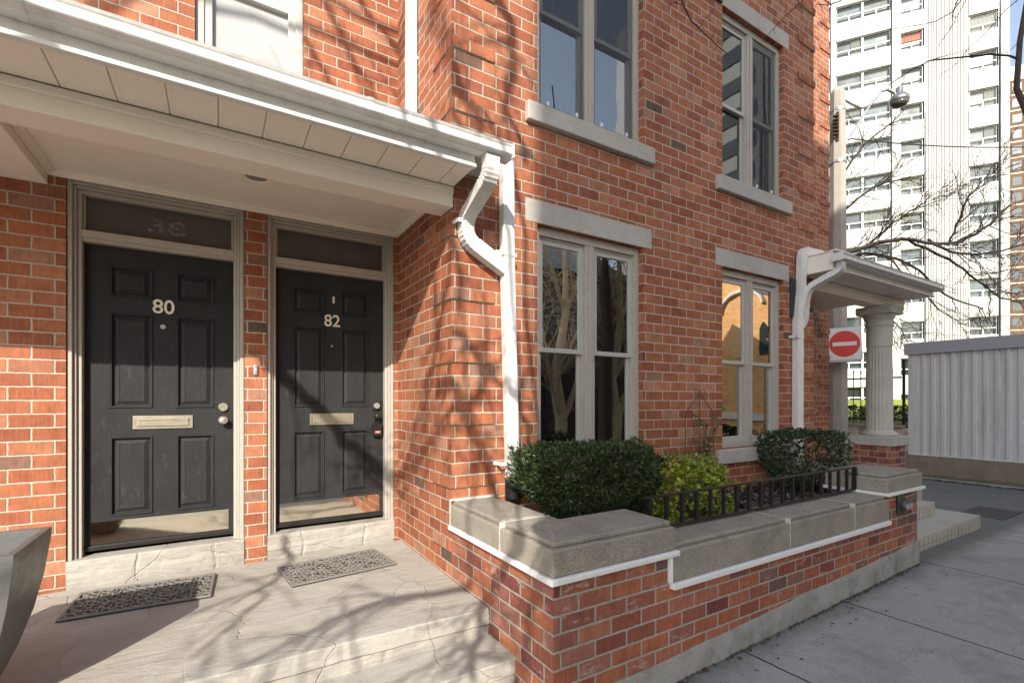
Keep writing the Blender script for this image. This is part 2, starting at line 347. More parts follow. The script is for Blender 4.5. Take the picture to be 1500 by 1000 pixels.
# ------------------------------------------------------------------ mesh building
class MB:
    def __init__(s): s.v = []; s.f = []
    def face(s, pts):
        i = len(s.v); s.v += [tuple(p) for p in pts]; s.f.append(tuple(range(i, i + len(pts)))); return s
    def box(s, x0, x1, y0, y1, z0, z1, mat=None):
        i = len(s.v); P = [(x, y, z) for x in (x0, x1) for y in (y0, y1) for z in (z0, z1)]
        if mat: P = [tuple(mat @ Vector(p)) for p in P]
        s.v += P
        for q in ((0, 1, 3, 2), (4, 6, 7, 5), (0, 4, 5, 1), (2, 3, 7, 6), (0, 2, 6, 4), (1, 5, 7, 3)):
            s.f.append(tuple(i + k for k in q))
        return s
    def prism(s, prof, a0, a1, axis='x'):      # prof: closed polygon of (p,q)
        i = len(s.v); n = len(prof)
        def mk(a, p, q): return (a, p, q) if axis == 'x' else (p, a, q) if axis == 'y' else (p, q, a)
        for a in (a0, a1): s.v += [mk(a, p, q) for p, q in prof]
        for k in range(n): s.f.append((i + k, i + (k + 1) % n, i + n + (k + 1) % n, i + n + k))
        s.f.append(tuple(i + k for k in range(n))[::-1]); s.f.append(tuple(i + n + k for k in range(n)))
        return s
    def tube(s, pts, rad, n=8, cap=True, sq=None):
        pts = [Vector(p) for p in pts]; m = len(pts)
        if not hasattr(rad, '__len__'): rad = [rad] * m
        i = len(s.v); up = None
        for k, p in enumerate(pts):
            t = (pts[min(k + 1, m - 1)] - pts[max(k - 1, 0)])
            if t.length < 1e-9: t = Vector((0, 0, 1))
            t.normalize()
            if up is None:
                up = Vector((0, 1, 0)) if abs(t.y) < .9 else Vector((1, 0, 0))
            a = (up - t * up.dot(t)).normalized(); b = t.cross(a); up = a
            for j in range(n):
                if sq:
                    w, d = sq; c = [(-d, -w), (d, -w), (d, w), (-d, w)][j]
                    s.v.append(tuple(p + a * c[0] * rad[k] + b * c[1] * rad[k]))
                else:
                    g = 2 * math.pi * j / n; s.v.append(tuple(p + (a * math.cos(g) + b * math.sin(g)) * rad[k]))
        for k in range(m - 1):
            for j in range(n):
                s.f.append((i + k * n + j, i + k * n + (j + 1) % n, i + (k + 1) * n + (j + 1) % n, i + (k + 1) * n + j))
        if cap:
            s.f.append(tuple(i + j for j in range(n))[::-1]); s.f.append(tuple(i + (m - 1) * n + j for j in range(n)))
        return s
    def lathe(s, prof, cx, cy, n=24, mod=None):
        i = len(s.v)
        for r, z in prof:
            for j in range(n):
                g = 2 * math.pi * j / n; rr = r * (mod(j, r) if mod else 1)
                s.v.append((cx + rr * math.cos(g), cy + rr * math.sin(g), z))
        for k in range(len(prof) - 1):
            for j in range(n): s.f.append((i + k * n + j, i + k * n + (j + 1) % n, i + (k + 1) * n + (j + 1) % n, i + (k + 1) * n + j))
        s.f.append(tuple(i + j for j in range(n))[::-1]); s.f.append(tuple(i + (len(prof) - 1) * n + j for j in range(n)))
        return s
    def obj(s, name, mat, parent=None, bevel=0, seg=2, smooth=False, subdiv=0):
        me = bpy.data.meshes.new(name); me.from_pydata(s.v, [], s.f); me.materials.append(M[mat] if isinstance(mat, str) else mat)
        bm = bmesh.new(); bm.from_mesh(me); bmesh.ops.recalc_face_normals(bm, faces=bm.faces); bm.to_mesh(me); bm.free()
        if smooth:
            for p in me.polygons: p.use_smooth = True
        o = bpy.data.objects.new(name, me); COL.objects.link(o)
        if parent: o.parent = parent
        if bevel:
            b = o.modifiers.new('bevel', 'BEVEL'); b.width = bevel; b.segments = seg; b.limit_method = 'ANGLE'; b.angle_limit = R(40)
            if smooth: pass
        return o
def tag(o, label, cat, group=None, kind=None):
    if label: o['label'] = label
    if cat: o['category'] = cat
    if group: o['group'] = group
    if kind: o['kind'] = kind
    return o
def empty(name, loc=(0, 0, 0), label=None, cat=None, group=None, rz=0):
    o = bpy.data.objects.new(name, None); COL.objects.link(o); o.location = loc; o.rotation_euler = (0, 0, rz)
    o.empty_display_size = .2; return tag(o, label, cat, group)
def local(o, parent): o.matrix_parent_inverse = Matrix(); return o
def rect_tube(pts, w, d, name, mat, parent, bevel=.006):
    mb = MB(); rad = 1
    if len(pts) > 8:
        ln = [(Vector(b) - Vector(a)).length for a, b in zip(pts, pts[1:])] + [1]
        rad = [1 - (.085 if (k % 2 and 0 < k < len(pts) - 1 and min(ln[k], ln[k - 1]) < .03) else 0) for k in range(len(pts))]
    mb.tube(pts, rad, 4, sq=(w, d)); return mb.obj(name, mat, parent, bevel if rad == 1 else 0)
def text(body, size, name, mat, parent, M4, ext=.003, sx=1):
    cu = bpy.data.curves.new(name, 'FONT'); cu.body = body; cu.size = size; cu.extrude = ext; cu.align_x = 'CENTER'; cu.align_y = 'CENTER'; cu.offset = size * .012
    to = bpy.data.objects.new(name + '_t', cu); COL.objects.link(to)
    bpy.context.view_layer.update()
    me = bpy.data.meshes.new_from_object(to.evaluated_get(bpy.context.evaluated_depsgraph_get()))
    bpy.data.objects.remove(to); me.transform(M4); me.materials.clear(); me.materials.append(M[mat]); me.name = name
    o = bpy.data.objects.new(name, me); COL.objects.link(o); o.parent = parent; return o

# ------------------------------------------------------------------ the townhouse
YF, YD, XR = 2.92, 4.03, 1.315          # front wall, door wall, side of the projecting bay
XE, XB = 5.85, 8.55                     # end of the bay, end of the building
ZB, ZT = -.62, 9.0
house = empty('brick_townhouse', (0, 0, 0), 'red brick townhouse with two black front doors, grey windows and a projecting bay', 'house')
def wall_y(mb, Y, x0, x1, z0, z1, holes=(), rev=.12):
    xs = sorted({x0, x1, *[h[0] for h in holes], *[h[1] for h in holes]}); zs = sorted({z0, z1, *[h[2] for h in holes], *[h[3] for h in holes]})
    for a, b in zip(xs, xs[1:]):
        for c, d in zip(zs, zs[1:]):
            if any(h[0] <= a and b <= h[1] and h[2] <= c and d <= h[3] for h in holes): continue
            mb.face([(a, Y, c), (b, Y, c), (b, Y, d), (a, Y, d)])
    for a, b, c, d in holes:
        mb.face([(a, Y, c), (a, Y + rev, c), (a, Y + rev, d), (a, Y, d)]); mb.face([(b, Y, d), (b, Y + rev, d), (b, Y + rev, c), (b, Y, c)])
        mb.face([(a, Y, c), (b, Y, c), (b, Y + rev, c), (a, Y + rev, c)]); mb.face([(a, Y, d), (a, Y + rev, d), (b, Y + rev, d), (b, Y, d)])
WIN = [(2.0, 3.09, .53, 2.30), (4.17, 5.23, .53, 2.30), (2.0, 3.09, 3.16, 4.83), (4.17, 5.23, 3.16, 4.83), (2.0, 3.09, 5.85, 7.5), (4.17, 5.23, 5.85, 7.5)]
DOORH = [(-.815, .164, -.21, 2.405), (.311, 1.283, -.21, 2.405)]
ULW = (-.14, .567, 2.95, 5.0)
wb = MB()
wall_y(wb, YF, XR, XE, ZB, ZT, WIN)
wall_y(wb, YD, -7, XR, ZB, ZT, DOORH + [ULW])
wall_y(wb, YD, XE, XB, ZB, ZT)
wb.face([(XR, YF, ZB), (XR, YF, ZT), (XR, YD, ZT), (XR, YD, ZB)])
wb.face([(XE, YF, ZB), (XE, YD, ZB), (XE, YD, ZT), (XE, YF, ZT)])
wb.face([(XB, YD, ZB), (XB, 13, ZB), (XB, 13, ZT), (XB, YD, ZT)])
wb.face([(-7, YD, ZB), (-7, 13, ZB), (-7, 13, ZT), (-7, YD, ZT)])
wb.face([(-7, 13, ZB), (XB, 13, ZB), (XB, 13, ZT), (-7, 13, ZT)])
# projecting courses at the corners of the bay
for zz in [.428 + .4165 * k for k in range(-1, 18)]:
    if zz > 8.5: break
    zq = round((zz + 20) / .08333) * .08333 - 20
    wb.prism([(XR - .013, YF - .013), (XR + .32, YF - .013), (XR + .32, YF + .03), (XR + .03, YF + .03), (XR + .03, YF + .30), (XR - .013, YF + .30)], zq + .003, zq + .0803, 'z')
    wb.prism([(XE - .34, YF - .013), (XE + .013, YF - .013), (XE + .013, YF + .03), (XE - .34, YF + .03)], zq + .003, zq + .0803, 'z')
    wb.prism([(XB - .30, YD - .013), (XB + .013, YD - .013), (XB + .013, YD + .25), (XB - .30, YD + .25)], zq + .003, zq + .0803, 'z')
wall = wb.obj('wall', 'brick', house)
rm = MB(); rm.prism([(-7.2, 3.8), (8.8, 3.8), (8.8, 13.2), (-7.2, 13.2)], 9.003, 9.25, 'z'); rm.box(1.1, 6.05, 2.7, 3.797, 9.003, 9.25); rm.obj('roof', 'parapet', house)

def window(x0, x1, z0, z1, Y, zm, kind):
    W = MB(); f = .05; cx = (x0 + x1) / 2; mw = .045
    ya, yb = Y + .046, Y + .118
    W.box(x0 + .002, x0 + f, ya, yb, z0 + .002, z1 - .002); W.box(x1 - f, x1 - .002, ya, yb, z0 + .002, z1 - .002)
    W.box(x0 + f, x1 - f, ya, yb, z1 - f - .015, z1 - .002); W.box(x0 + f, x1 - f, ya - .012, yb, z0 + .002, z0 + f)
    W.box(cx - mw, cx + mw, ya + .004, yb, z0 + f, z1 - f - .015)
    # stepped stops
    for a, b in ((x0 + f, cx - mw), (cx + mw, x1 - f)):
        W.box(a, a + .014, ya + .022, yb, z0 + f, z1 - f - .015); W.box(b - .014, b, ya + .022, yb, z0 + f, z1 - f - .015)
        W.box(a + .014, b - .014, ya + .022, yb, z1 - f - .035, z1 - f - .015)
    W.box(cx - .012, cx + .012, ya - .006, ya + .003, z0 + f, z1 - f - .015)
    win = W.obj('window', 'frame' if kind != 'up' else 'frame', house, .004)
    for a, b in ((x0 + f + .014, cx - mw - .014), (cx + mw + .014, x1 - f - .014)):
        for lo in (0, 1):
            za, zb = (z0 + f, zm) if lo else (zm - .035, z1 - f - .035)
            y1 = ya + (.052 if lo else .028); y2 = y1 + .022; s = .036
            sm = MB()
            sm.box(a, a + s, y1, y2, za, zb); sm.box(b - s, b, y1, y2, za, zb)
            sm.box(a + s, b - s, y1, y2, za, za + (s + .02 if lo else s)); sm.box(a + s, b - s, y1, y2, zb - s, zb)
            sm.obj('sash', 'sash', win, .003)
            yp = (y1 + y2) / 2
            MB().face([(a + s, yp, za + s), (b - s, yp, za + s), (b - s, yp, zb - s), (a + s, yp, zb - s)]).obj('pane', ('glass_gold' if x0 > 4 else 'glass_low') if kind == 'low' else 'glass', win)
    MB().box(x0 - .105, x1 + .105, Y - .045, Y + .10, z0 - .142, z0 - .004).obj('sill', 'lintel', win, .008)
    L = MB(); L.box(x0 - .104, x1 + .104, Y - .003, Y + .10, z1 + .001, z1 + .170); L.obj('lintel', 'lintel', win, .004)
    # the room behind
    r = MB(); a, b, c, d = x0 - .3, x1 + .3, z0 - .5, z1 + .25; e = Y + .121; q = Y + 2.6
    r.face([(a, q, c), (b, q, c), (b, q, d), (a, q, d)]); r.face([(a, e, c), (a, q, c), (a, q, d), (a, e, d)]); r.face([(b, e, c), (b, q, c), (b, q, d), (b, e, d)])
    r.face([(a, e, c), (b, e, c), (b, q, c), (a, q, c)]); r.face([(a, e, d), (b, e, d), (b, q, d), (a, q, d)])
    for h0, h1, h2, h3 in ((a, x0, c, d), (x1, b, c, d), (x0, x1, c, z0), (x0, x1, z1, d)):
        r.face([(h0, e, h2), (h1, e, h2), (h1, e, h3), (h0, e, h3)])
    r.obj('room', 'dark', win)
    return win
wins = []
for k, (a, b, c, d) in enumerate(WIN):
    wins.append(window(a, b, c, d, YF, c + .87 if k < 2 else c + .80, 'up' if k > 1 else 'low'))
def meshm():
    g = G('insect_screen'); tr_ = g.n('BsdfTransparent'); mx = g.n('MixShader', .50, tr_.outputs[0], g.b.outputs[0]); g.t.links.new(mx.outputs[0], g.o.inputs[0])
    return g.fin((.045, .055, .065), .8)
M['mesh'] = meshm()
for k_ in (2, 3):
    a, b, c, d = WIN[k_]; cx = (a + b) / 2
    for p, q in ((a + .062, cx - .057), (cx + .057, b - .062)):
        if k_ == 3 and p < cx: continue
        MB().face([(p, YF + .062, c + .055), (q, YF + .062, c + .055), (q, YF + .062, d - .09), (p, YF + .062, d - .09)]).obj('insect_screen', 'mesh', wins[k_])
        sf_ = MB()
        for t in (.14, .80): x_ = p + (q - p) * t; sf_.box(x_, x_ + .02, YF + .048, YF + .058, c + .07, c + .10)
        sf_.obj('screen_tab', 'trim', wins[k_])
# tan strips behind the lower left window, standing in for reflected sunlit trunks
cm = MB()
for x0, x1 in ((2.22, 2.27), (2.29, 2.325), (2.66, 2.69), (2.74, 2.80)):
    n = 10
    for k in range(n):
        xa, xb = x0 + (x1 - x0) * k / n, x0 + (x1 - x0) * (k + 1) / n
        ya, yb = YF + .16 + .018 * math.sin(k * .9 + x0), YF + .16 + .018 * math.sin((k + 1) * .9 + x0)
        cm.face([(xa, ya, .56), (xb, yb, .56), (xb - .05, yb, 1.42), (xa - .05, ya, 1.42)])
M['gold'] = simple('gold_brown_tone', (.74, .55, .27), .9, .35, 14, spec=.1)
cm.obj('curtain', 'gold', wins[0])  # strip shapes and colour imitate the trunk reflection, no drapes hang here
cm = MB()
for k in range(40):
    xa, xb = 2.02 + 1.05 * k / 40, 2.02 + 1.05 * (k + 1) / 40
    ya, yb = YF + .35 + .02 * math.sin(k * 1.3), YF + .35 + .02 * math.sin((k + 1) * 1.3)
    cm.face([(xa, ya, 3.2), (xb, yb, 3.2), (xb, yb, 4.8), (xa, ya, 4.8)])
M['sheer'] = simple('blue_grey_blind', (.10, .135, .175), .8, .15, 3)
cm.obj('blind', 'sheer', wins[2])

# upper window over the porch roof
x0, x1, z0, z1 = ULW; Y = YD
W = MB(); ya, yb = Y + .03, Y + .115
W.box(x0 + .002, x0 + .055, ya, yb, z0, z1); W.box(x1 - .055, x1 - .002, ya, yb, z0, z1); W.box(x0 + .055, x1 - .055, ya, yb, z1 - .06, z1)
W.box(x0 + .055, x0 + .105, ya + .012, yb, z0, z1 - .06); W.box(x1 - .105, x1 - .055, ya + .012, yb, z0, z1 - .06); W.box(x0 + .105, x1 - .105, ya + .012, yb, 3.98, 4.05)
W.box(x0 + .105, x1 - .105, ya + .012, yb, z0, z0 + .06)
uw = W.obj('window', 'sash', house, .004)
MB().face([(x0 + .1, ya + .05, z0), (x1 - .1, ya + .05, z0), (x1 - .1, ya + .05, z1 - .05), (x0 + .1, ya + .05, z1 - .05)]).obj('screen', 'screen', uw)

# ---- doors
def door_assembly(hx, dx, mat, num, etched):
    h0, h1 = hx; d0, d1 = dx; ydoor = 4.137
    f = MB(); zt = 2.403
    # stepped casing: outermost near the brick face, inner stops deeper
    def ring(a, b, zt_, y0, y1, zb):
        pass
    steps = [(0, .030, 4.042), (.030, .050, 4.062), (.050, .078, 4.080)]
    wl, wr = d0 - h0, h1 - d1
    for a, b, y in steps:
        fa, fb = a / .078, b / .078
        f.box(h0 + .002 + fa * (wl - .004), h0 + .002 + fb * (wl - .004), y, 4.15, -.045, zt - a)
        f.box(h1 - .002 - fb * (wr - .004), h1 - .002 - fa * (wr - .004), y, 4.15, -.045, zt - a)
        f.box(h0 + .002 + fb * (wl - .004), h1 - .002 - fb * (wr - .004), y, 4.15, zt - b, zt - a)
    f.box(d0 - .002, d1 + .002, 4.088, 4.15, 2.026, 2.098)        # transom bar
    f.box(d0 - .004, d1 + .004, 4.076, 4.0879, 2.048, 2.098)
    f.box(d0 - .002, d0 + .012, 4.10, 4.15, 2.098, 2.325); f.box(d1 - .012, d1 + .002, 4.10, 4.15, 2.098, 2.325)
    fr = f.obj('door_frame', 'frame', house, .005)
    tp = MB(); tp.face([(d0, 4.128, 2.09), (d1, 4.128, 2.09), (d1, 4.128, 2.326), (d0, 4.128, 2.326)]); tw = tp.obj('transom_pane', 'glass_dark', fr)
    if etched:
        text('38', .135, 'etched_number', 'etch', fr, Matrix.Translation(((d0 + d1) / 2 + .02, 4.1255, 2.20)) @ Matrix.Rotation(R(90), 4, 'X') @ Matrix.Diagonal((1.75, 1, 1, 1)), .0006)
    # slab with six raised panels
    W_ = d1 - d0; sx = W_ / .84
    def X(t): return d0 + t * sx
    cols = [(.125, .362), (.490, .722)]
    rows = [(.222, .758), (.945, 1.590), (1.695, 1.900)]
    s = MB(); xs = sorted([0, .84] + [c for p in cols for c in p]); zs = sorted([.008, 2.022] + [c for p in rows for c in p])
    def inpan(a, b, c, d): return any(p[0] <= a and b <= p[1] for p in cols) and any(q[0] <= c and d <= q[1] for q in rows)
    y = ydoor
    for a, b in zip(xs, xs[1:]):
        for c, d in zip(zs, zs[1:]):
            if not inpan(a, b, c, d): s.face([(X(a), y, c), (X(b), y, c), (X(b), y, d), (X(a), y, d)])
    for pa, pb in cols:
        for ra, rb in rows:
            loops = []
            for ins, dy in ((0, 0), (.006, -.009), (.014, -.008), (.020, .013), (.026, .014), (.052, .001), (.056, .003)):
                loops.append([(X(pa + ins), y + dy, ra + ins), (X(pb - ins), y + dy, ra + ins), (X(pb - ins), y + dy, rb - ins), (X(pa + ins), y + dy, rb - ins)])
            for l0, l1 in zip(loops, loops[1:]):
                for k in range(4): s.face([l0[k], l0[(k + 1) % 4], l1[(k + 1) % 4], l1[k]])
            s.face(loops[-1])
    s.box(d0, d1, 4.16, 4.175, .008, 2.022)
    s.face([(d0, y, .008), (d0, y + .03, .008), (d0, y + .03, 2.022), (d0, y, 2.022)]); s.face([(d1, y, .008), (d1, y + .03, .008), (d1, y + .03, 2.022), (d1, y, 2.022)])
    dr = s.obj('door', mat, house)
    # weather strip, sweep
    MB().box(d0, d1, 4.122, 4.1365, .012, .042).obj('door_sweep', 'black_iron', dr, .003)
    kp = MB(); kp.box(d0 + .03, d1 - .03, 4.1335, 4.1355, .052, .196); kp.obj('kick_plate', 'steel', dr)
    cx = (d0 + d1) / 2
    ms = MB(); ms.box(cx - .17, cx + .17, 4.128, 4.1365, .803, .893)
    ms.box(cx - .145, cx + .145, 4.120, 4.1279, .822, .874); ms.box(cx - .145, cx + .145, 4.117, 4.1199, .864, .874); ms.obj('mail_slot', 'brass', dr, .003)
    text(num, .135, 'house_number', 'number', dr, Matrix.Translation((cx, 4.131, 1.645)) @ Matrix.Rotation(R(90), 4, 'X') @ Matrix.Diagonal((.95, 1, 1, 1)), .004)
    return dr
dr1 = door_assembly((-.815, .164), (-.745, .095), 'door1', '80', True)
dr2 = door_assembly((.311, 1.283), (.378, 1.216), 'door2', '82', False)
dr1['label'] = 'worn black door with panels and silver number 80'; dr2['label'] = 'black door with panels, number 82 and a key box'
def knob(x, z, r, name, mat, par):
    m = MB(); prof = [(.001, 0), (r * 1.05, 0), (r * 1.05, .006), (r * .45, .012), (r * .4, .030), (r * .8, .036), (r, .048), (r * .9, .060), (r * .5, .066), (.001, .067)]
    m.lathe(prof, 0, 0, 20); o = m.obj(name, mat, par, smooth=True); o.data.transform(Matrix.Translation((x, 4.1365, z)) @ Matrix.Rotation(R(90), 4, 'X')); return o
def disc(x, z, r, dpt, name, mat, par, y=4.1365, n=20):
    m = MB(); m.lathe([(.001, 0), (r, 0), (r, dpt * .7), (r * .8, dpt), (.001, dpt)], 0, 0, n); o = m.obj(name, mat, par); o.data.transform(Matrix.Translation((x, y, z)) @ Matrix.Rotation(R(90), 4, 'X')); return o
knob(.031, .854, .030, 'door_knob', 'brass', dr1); disc(.031, .950, .031, .022, 'deadbolt', 'brass', dr1)
disc(-.328, 1.512, .017, .010, 'peephole', 'brass', dr1)
knob(1.158, .865, .027, 'door_knob', 'black_iron', dr2)
dd = MB(); dd.box(1.120, 1.196, 4.125, 4.1365, .915, .99); dd.obj('deadbolt_plate', 'black_iron', dr2, .004)
disc(1.158, .953, .026, .024, 'deadbolt', 'galv', dr2, 4.125)
disc(.795, 1.444, .009, .006, 'peephole', 'brass', dr2)
MB().box(.800, .817, 4.128, 4.1365, 1.795, 1.850).obj('door_sensor', 'trim', dr2, .003)
# shackle and key box
kb = MB(); kb.tube([(1.14, 4.115, .80), (1.14, 4.115, .85), (1.15, 4.112, .868), (1.165, 4.112, .868), (1.176, 4.115, .85), (1.176, 4.115, .80)], .005, 6)
kb.box(1.122, 1.194, 4.088, 4.128, .70, .802); kb.box(1.130, 1.186, 4.078, 4.0879, .752, .792)
kb = kb.obj('key_box', 'black_iron', dr2, .005); MB().box(1.136, 1.180, 4.0845, 4.0879, .722, .742).obj('key_box_label', 'red_sticker', dr2)
# doorbell and cable on the pier between the doors
db = MB(); db.box(.222, .250, 4.014, 4.0295, 1.185, 1.262); db.lathe([(.001, 0), (.008, 0), (.008, .005), (.001, .006)], 0, 0, 12)
dbo = MB().box(.222, .250, 4.014, 4.0295, 1.185, 1.262).obj('doorbell', 'galv', house, .009)
disc(.236, 1.225, .007, .004, 'doorbell_button', 'signwhite', dbo, 4.014, 12)
MB().tube([(.205, 4.026, 1.33), (.245, 4.026, 1.335), (.262, 4.026, 1.325), (.266, 4.026, 1.262), (.25, 4.026, 1.24)], .0028, 5).obj('doorbell_wire', 'galv', dbo)

# ---- canopies over the entrances
GUT = [(2.57, 2.458), (2.515, 2.458), (2.506, 2.460), (2.498, 2.466), (2.468, 2.472), (2.463, 2.477), (2.463, 2.510), (2.474, 2.513), (2.463, 2.520), (2.456, 2.531), (2.466, 2.536), (2.474, 2.530), (2.50, 2.526), (2.57, 2.526)]
def canopy(x0, x1, g0, g1, c0, c1, end_left):
    rf = MB(); rf.prism([(2.50, 2.53), (2.50, 2.545), (4.028, 2.64), (4.028, 2.60), (2.60, 2.505)], x0, x1, 'x')
    cn = rf.obj('canopy', 'roofmetal', house)
    gm = MB(); gm.prism(GUT, g0, g1, 'x'); gm.box(g1 - .004, g1 + .003, 2.458, 2.57, 2.455, 2.538); gm.box(g0 - .003, g0 + .004, 2.458, 2.57, 2.455, 2.538)
    for k in range(1, int((g1 - g0) / 1.3) + 1):
        xx = g0 + k * 1.3 - .05; gm.prism([(p - .0035 if p < 2.56 else p, q - .002 if q < 2.5 else q + .002) for p, q in GUT], xx, xx + .03, 'x')
    gm.obj('gutter', 'white', cn)
    fa = MB(); fa.box(x0, x1, 2.571, 2.59, 2.405, 2.504); fa.box(x0, x1, 2.553, 2.592, 2.384, 2.4045); fa.obj('fascia', 'white', cn, .003)
    sf = MB(); x = x0
    k = 0
    while x < x1 - .01:
        xe = min(x + .2, x1); sf.box(x + .003, xe - .003, 2.59, 2.874, 2.392, 2.40); sf.box(x + .02, x + .023, 2.59, 2.874, 2.3905, 2.392); x = xe
    sf.box(x0, x1, 2.592, 2.88, 2.402, 2.41); sf.obj('soffit', 'soffit', cn)
    bm_ = MB(); bm_.box(x0, x1, 2.89, 3.08, 2.262, 2.418); bm_.prism([(2.889, 2.345), (2.876, 2.352), (2.876, 2.388), (2.889, 2.388)], x0, x1, 'x')
    bm_.obj('beam', 'soffit', cn, .003)
    ce = MB(); ce.box(c0, c1, 3.08, 4.028, 2.420, 2.432); ce.obj('ceiling', 'soffit', cn)
    cr = MB(); pr = [(4.028, 2.388), (4.010, 2.388), (4.004, 2.398), (3.990, 2.404), (3.984, 2.4195), (4.028, 2.4195)]
    cr.prism(pr, c0, c1, 'x')
    if end_left:
        cr.prism([(c0 + p, q) for p, q in [(.0, 2.388), (.018, 2.388), (.024, 2.398), (.038, 2.404), (.044, 2.4195), (0, 2.4195)]], 3.081, 3.983, 'y')
        cr.prism([(c1 - p, q) for p, q in [(.0, 2.388), (.018, 2.388), (.024, 2.398), (.038, 2.404), (.044, 2.4195), (0, 2.4195)]], 3.081, 3.983, 'y')
    cr.obj('ceiling_moulding', 'soffit', cn)
    return cn
can1 = canopy(-3.2, 1.312, -3.2, 1.515, -.897, 1.312, True)
MB().box(-1.105, -.898, 3.081, 4.028, 2.33, 2.45).obj('cross_beam', 'soffit', can1, .003)
MB().box(-3.2, -1.106, 3.081, 4.028, 2.42, 2.43).obj('ceiling', 'soffit', can1)
rl = MB(); rl.lathe([(.060, 2.424), (.088, 2.4195), (.090, 2.414), (.084, 2.411), (.066, 2.413), (.060, 2.424)], .207, 3.463, 28); rl = rl.obj('recessed_light', 'soffit', can1, smooth=True)
MB().lathe([(.001, 2.4185), (.066, 2.4185), (.066, 2.4192), (.001, 2.4192)], .207, 3.463, 24).obj('recessed_light_lens', 'lens', can1)
# roof end beyond the bay corner and flashing
fl = MB(); fl.box(1.20, 1.515, 2.571, 2.915, 2.508, 2.522); fl.prism([(2.60, 2.60), (2.60, 2.53), (2.915, 2.53), (2.915, 2.60)], 1.318, 1.322, 'x'); fl.obj('flashing', 'roofmetal', can1)
can2 = canopy(XE + .003, 8.20, 5.50, 8.23, XE + .003, 8.10, False)
em = MB(); em.box(5.54, 5.56, 2.572, 2.917, 2.384, 2.575); em.box(5.56, 5.85, 2.572, 2.589, 2.384, 2.504); em.box(5.56, 5.85, 2.59, 2.917, 2.392, 2.402); em.box(5.53, 5.85, 2.53, 2.917, 2.577, 2.59); em.obj('end_panel', 'soffit', can2, .003)

# ---- column of the second porch
CX_, CY_ = 7.66, 2.98
cl = MB(); N = 96
def flute(j, r): return 1 - .055 * (0.5 + .5 * math.cos(2 * math.pi * j / N * 24)) ** .7
cl.lathe([(.150, .605), (.152, .66), (.150, 1.2), (.140, 1.72)], CX_, CY_, N, flute)
col = cl.obj('porch_column', 'column', house)
cp = MB(); cp.lathe([(.139, 1.72), (.146, 1.73), (.146, 1.99), (.158, 2.0), (.160, 2.03), (.15, 2.04), (.15, 2.08), (.172, 2.11), (.185, 2.15), (.185, 2.155)], CX_, CY_, 40); cp.box(CX_ - .20, CX_ + .20, CY_ - .20, CY_ + .20, 2.156, 2.258); cp.obj('capital', 'column', col)
bs = MB(); bs.lathe([(.205, .53), (.212, .545), (.205, .565), (.178, .575), (.172, .59), (.158, .60), (.152, .606)], CX_, CY_, 40)
bs.obj('column_base', 'column', col, smooth=False); MB().box(CX_ - .25, CX_ + .25, CY_ - .25, CY_ + .25, .405, .529).obj('plinth', 'lintel', col, .008)
MB().box(CX_ - .215, CX_ + .215, CY_ - .215, CY_ + .215, -.3, .404).obj('pedestal', 'brick_mixed', col)

# ---- downspouts
M['rib'] = None
def ribbed():
    g = G('ribbed_white_metal'); p = g.n('SeparateXYZ', g.pos())
    s_ = g.m_('SINE', g.m_('MULTIPLY', g.m_('ADD', p.outputs[0], p.outputs[1]), 620.0))
    g.bump(s_, .0016, .7); c = g.mix(g.n('MapRange', g.noise(g.pos(), 12, 6, .7), .5, .75, 0, .5).outputs[0], (.70, .69, .66), (.38, .36, .33))
    return g.fin(c, .42)
M['rib'] = ribbed()
d1_ = rect_tube([(1.710, 2.872, 2.66), (1.712, 2.872, 2.1), (1.735, 2.872, 1.2), (1.758, 2.872, .455)], .044, .034, 'downspout', 'white', house)
for z, xc in ((2.005, 1.717), (.565, 1.755)):
    br = MB()
    br.box(xc - .110, xc + .052, 2.834, 2.8375, z - .013, z + .013); br.box(xc - .13, xc - .110, 2.90, 2.917, z - .013, z + .013)
    br.box(xc - .113, xc - .1095, 2.834, 2.918, z - .013, z + .013); br.box(xc + .0505, xc + .054, 2.834, 2.918, z - .013, z + .013)
    br.obj('strap', 'white', d1_, .002)
bt = MB(); prof = []
for k in range(11):
    z = .462 - k * .0135; prof += [(.058, z), (.050, z - .005), (.050, z - .009)]
bt.lathe(prof[::-1], 1.758, 2.868, 20); bt.obj('drain_boot', 'blackplastic', d1_)
el = MB()
def bend(pts, per=11):
    out = []; P = [Vector(p) for p in pts]
    out.append(P[0])
    for k in range(1, len(P) - 1):
        a, b, c = P[k - 1], P[k], P[k + 1]
        la = min(.075, (b - a).length * .45); lb = min(.075, (c - b).length * .45)
        s, e = b + (a - b).normalized() * la, b + (c - b).normalized() * lb
        for j in range(per + 1):
            t = j / per; out.append(s * (1 - t) ** 2 + b * 2 * t * (1 - t) + e * t * t)
    out.append(P[-1]); return out
path = bend([(1.395, 2.532, 2.456), (1.395, 2.532, 2.34), (1.395, 2.868, 2.20), (1.395, 2.868, 2.06), (1.69, 2.868, 1.905)])
rect_tube(path, .047, .036, 'downspout_elbow', M['rib'], d1_, .005)
st = MB(); st.box(1.318, 1.44, 2.832, 2.8355, 2.155, 2.18); st.box(1.318, 1.3215, 2.832, 2.918, 2.155, 2.18); st.box(1.437, 1.44, 2.832, 2.918, 2.155, 2.18); st.obj('strap', 'white', d1_)
d0_ = rect_tube([(1.27, 3.575, 2.66), (1.27, 3.575, 8.8)], .036, .040, 'downspout', 'white', house)
for z in (2.98, 3.62): MB().box(1.2315, 1.314, 3.532, 3.618, z, z + .02).obj('joint_band', 'white', d0_, .002)
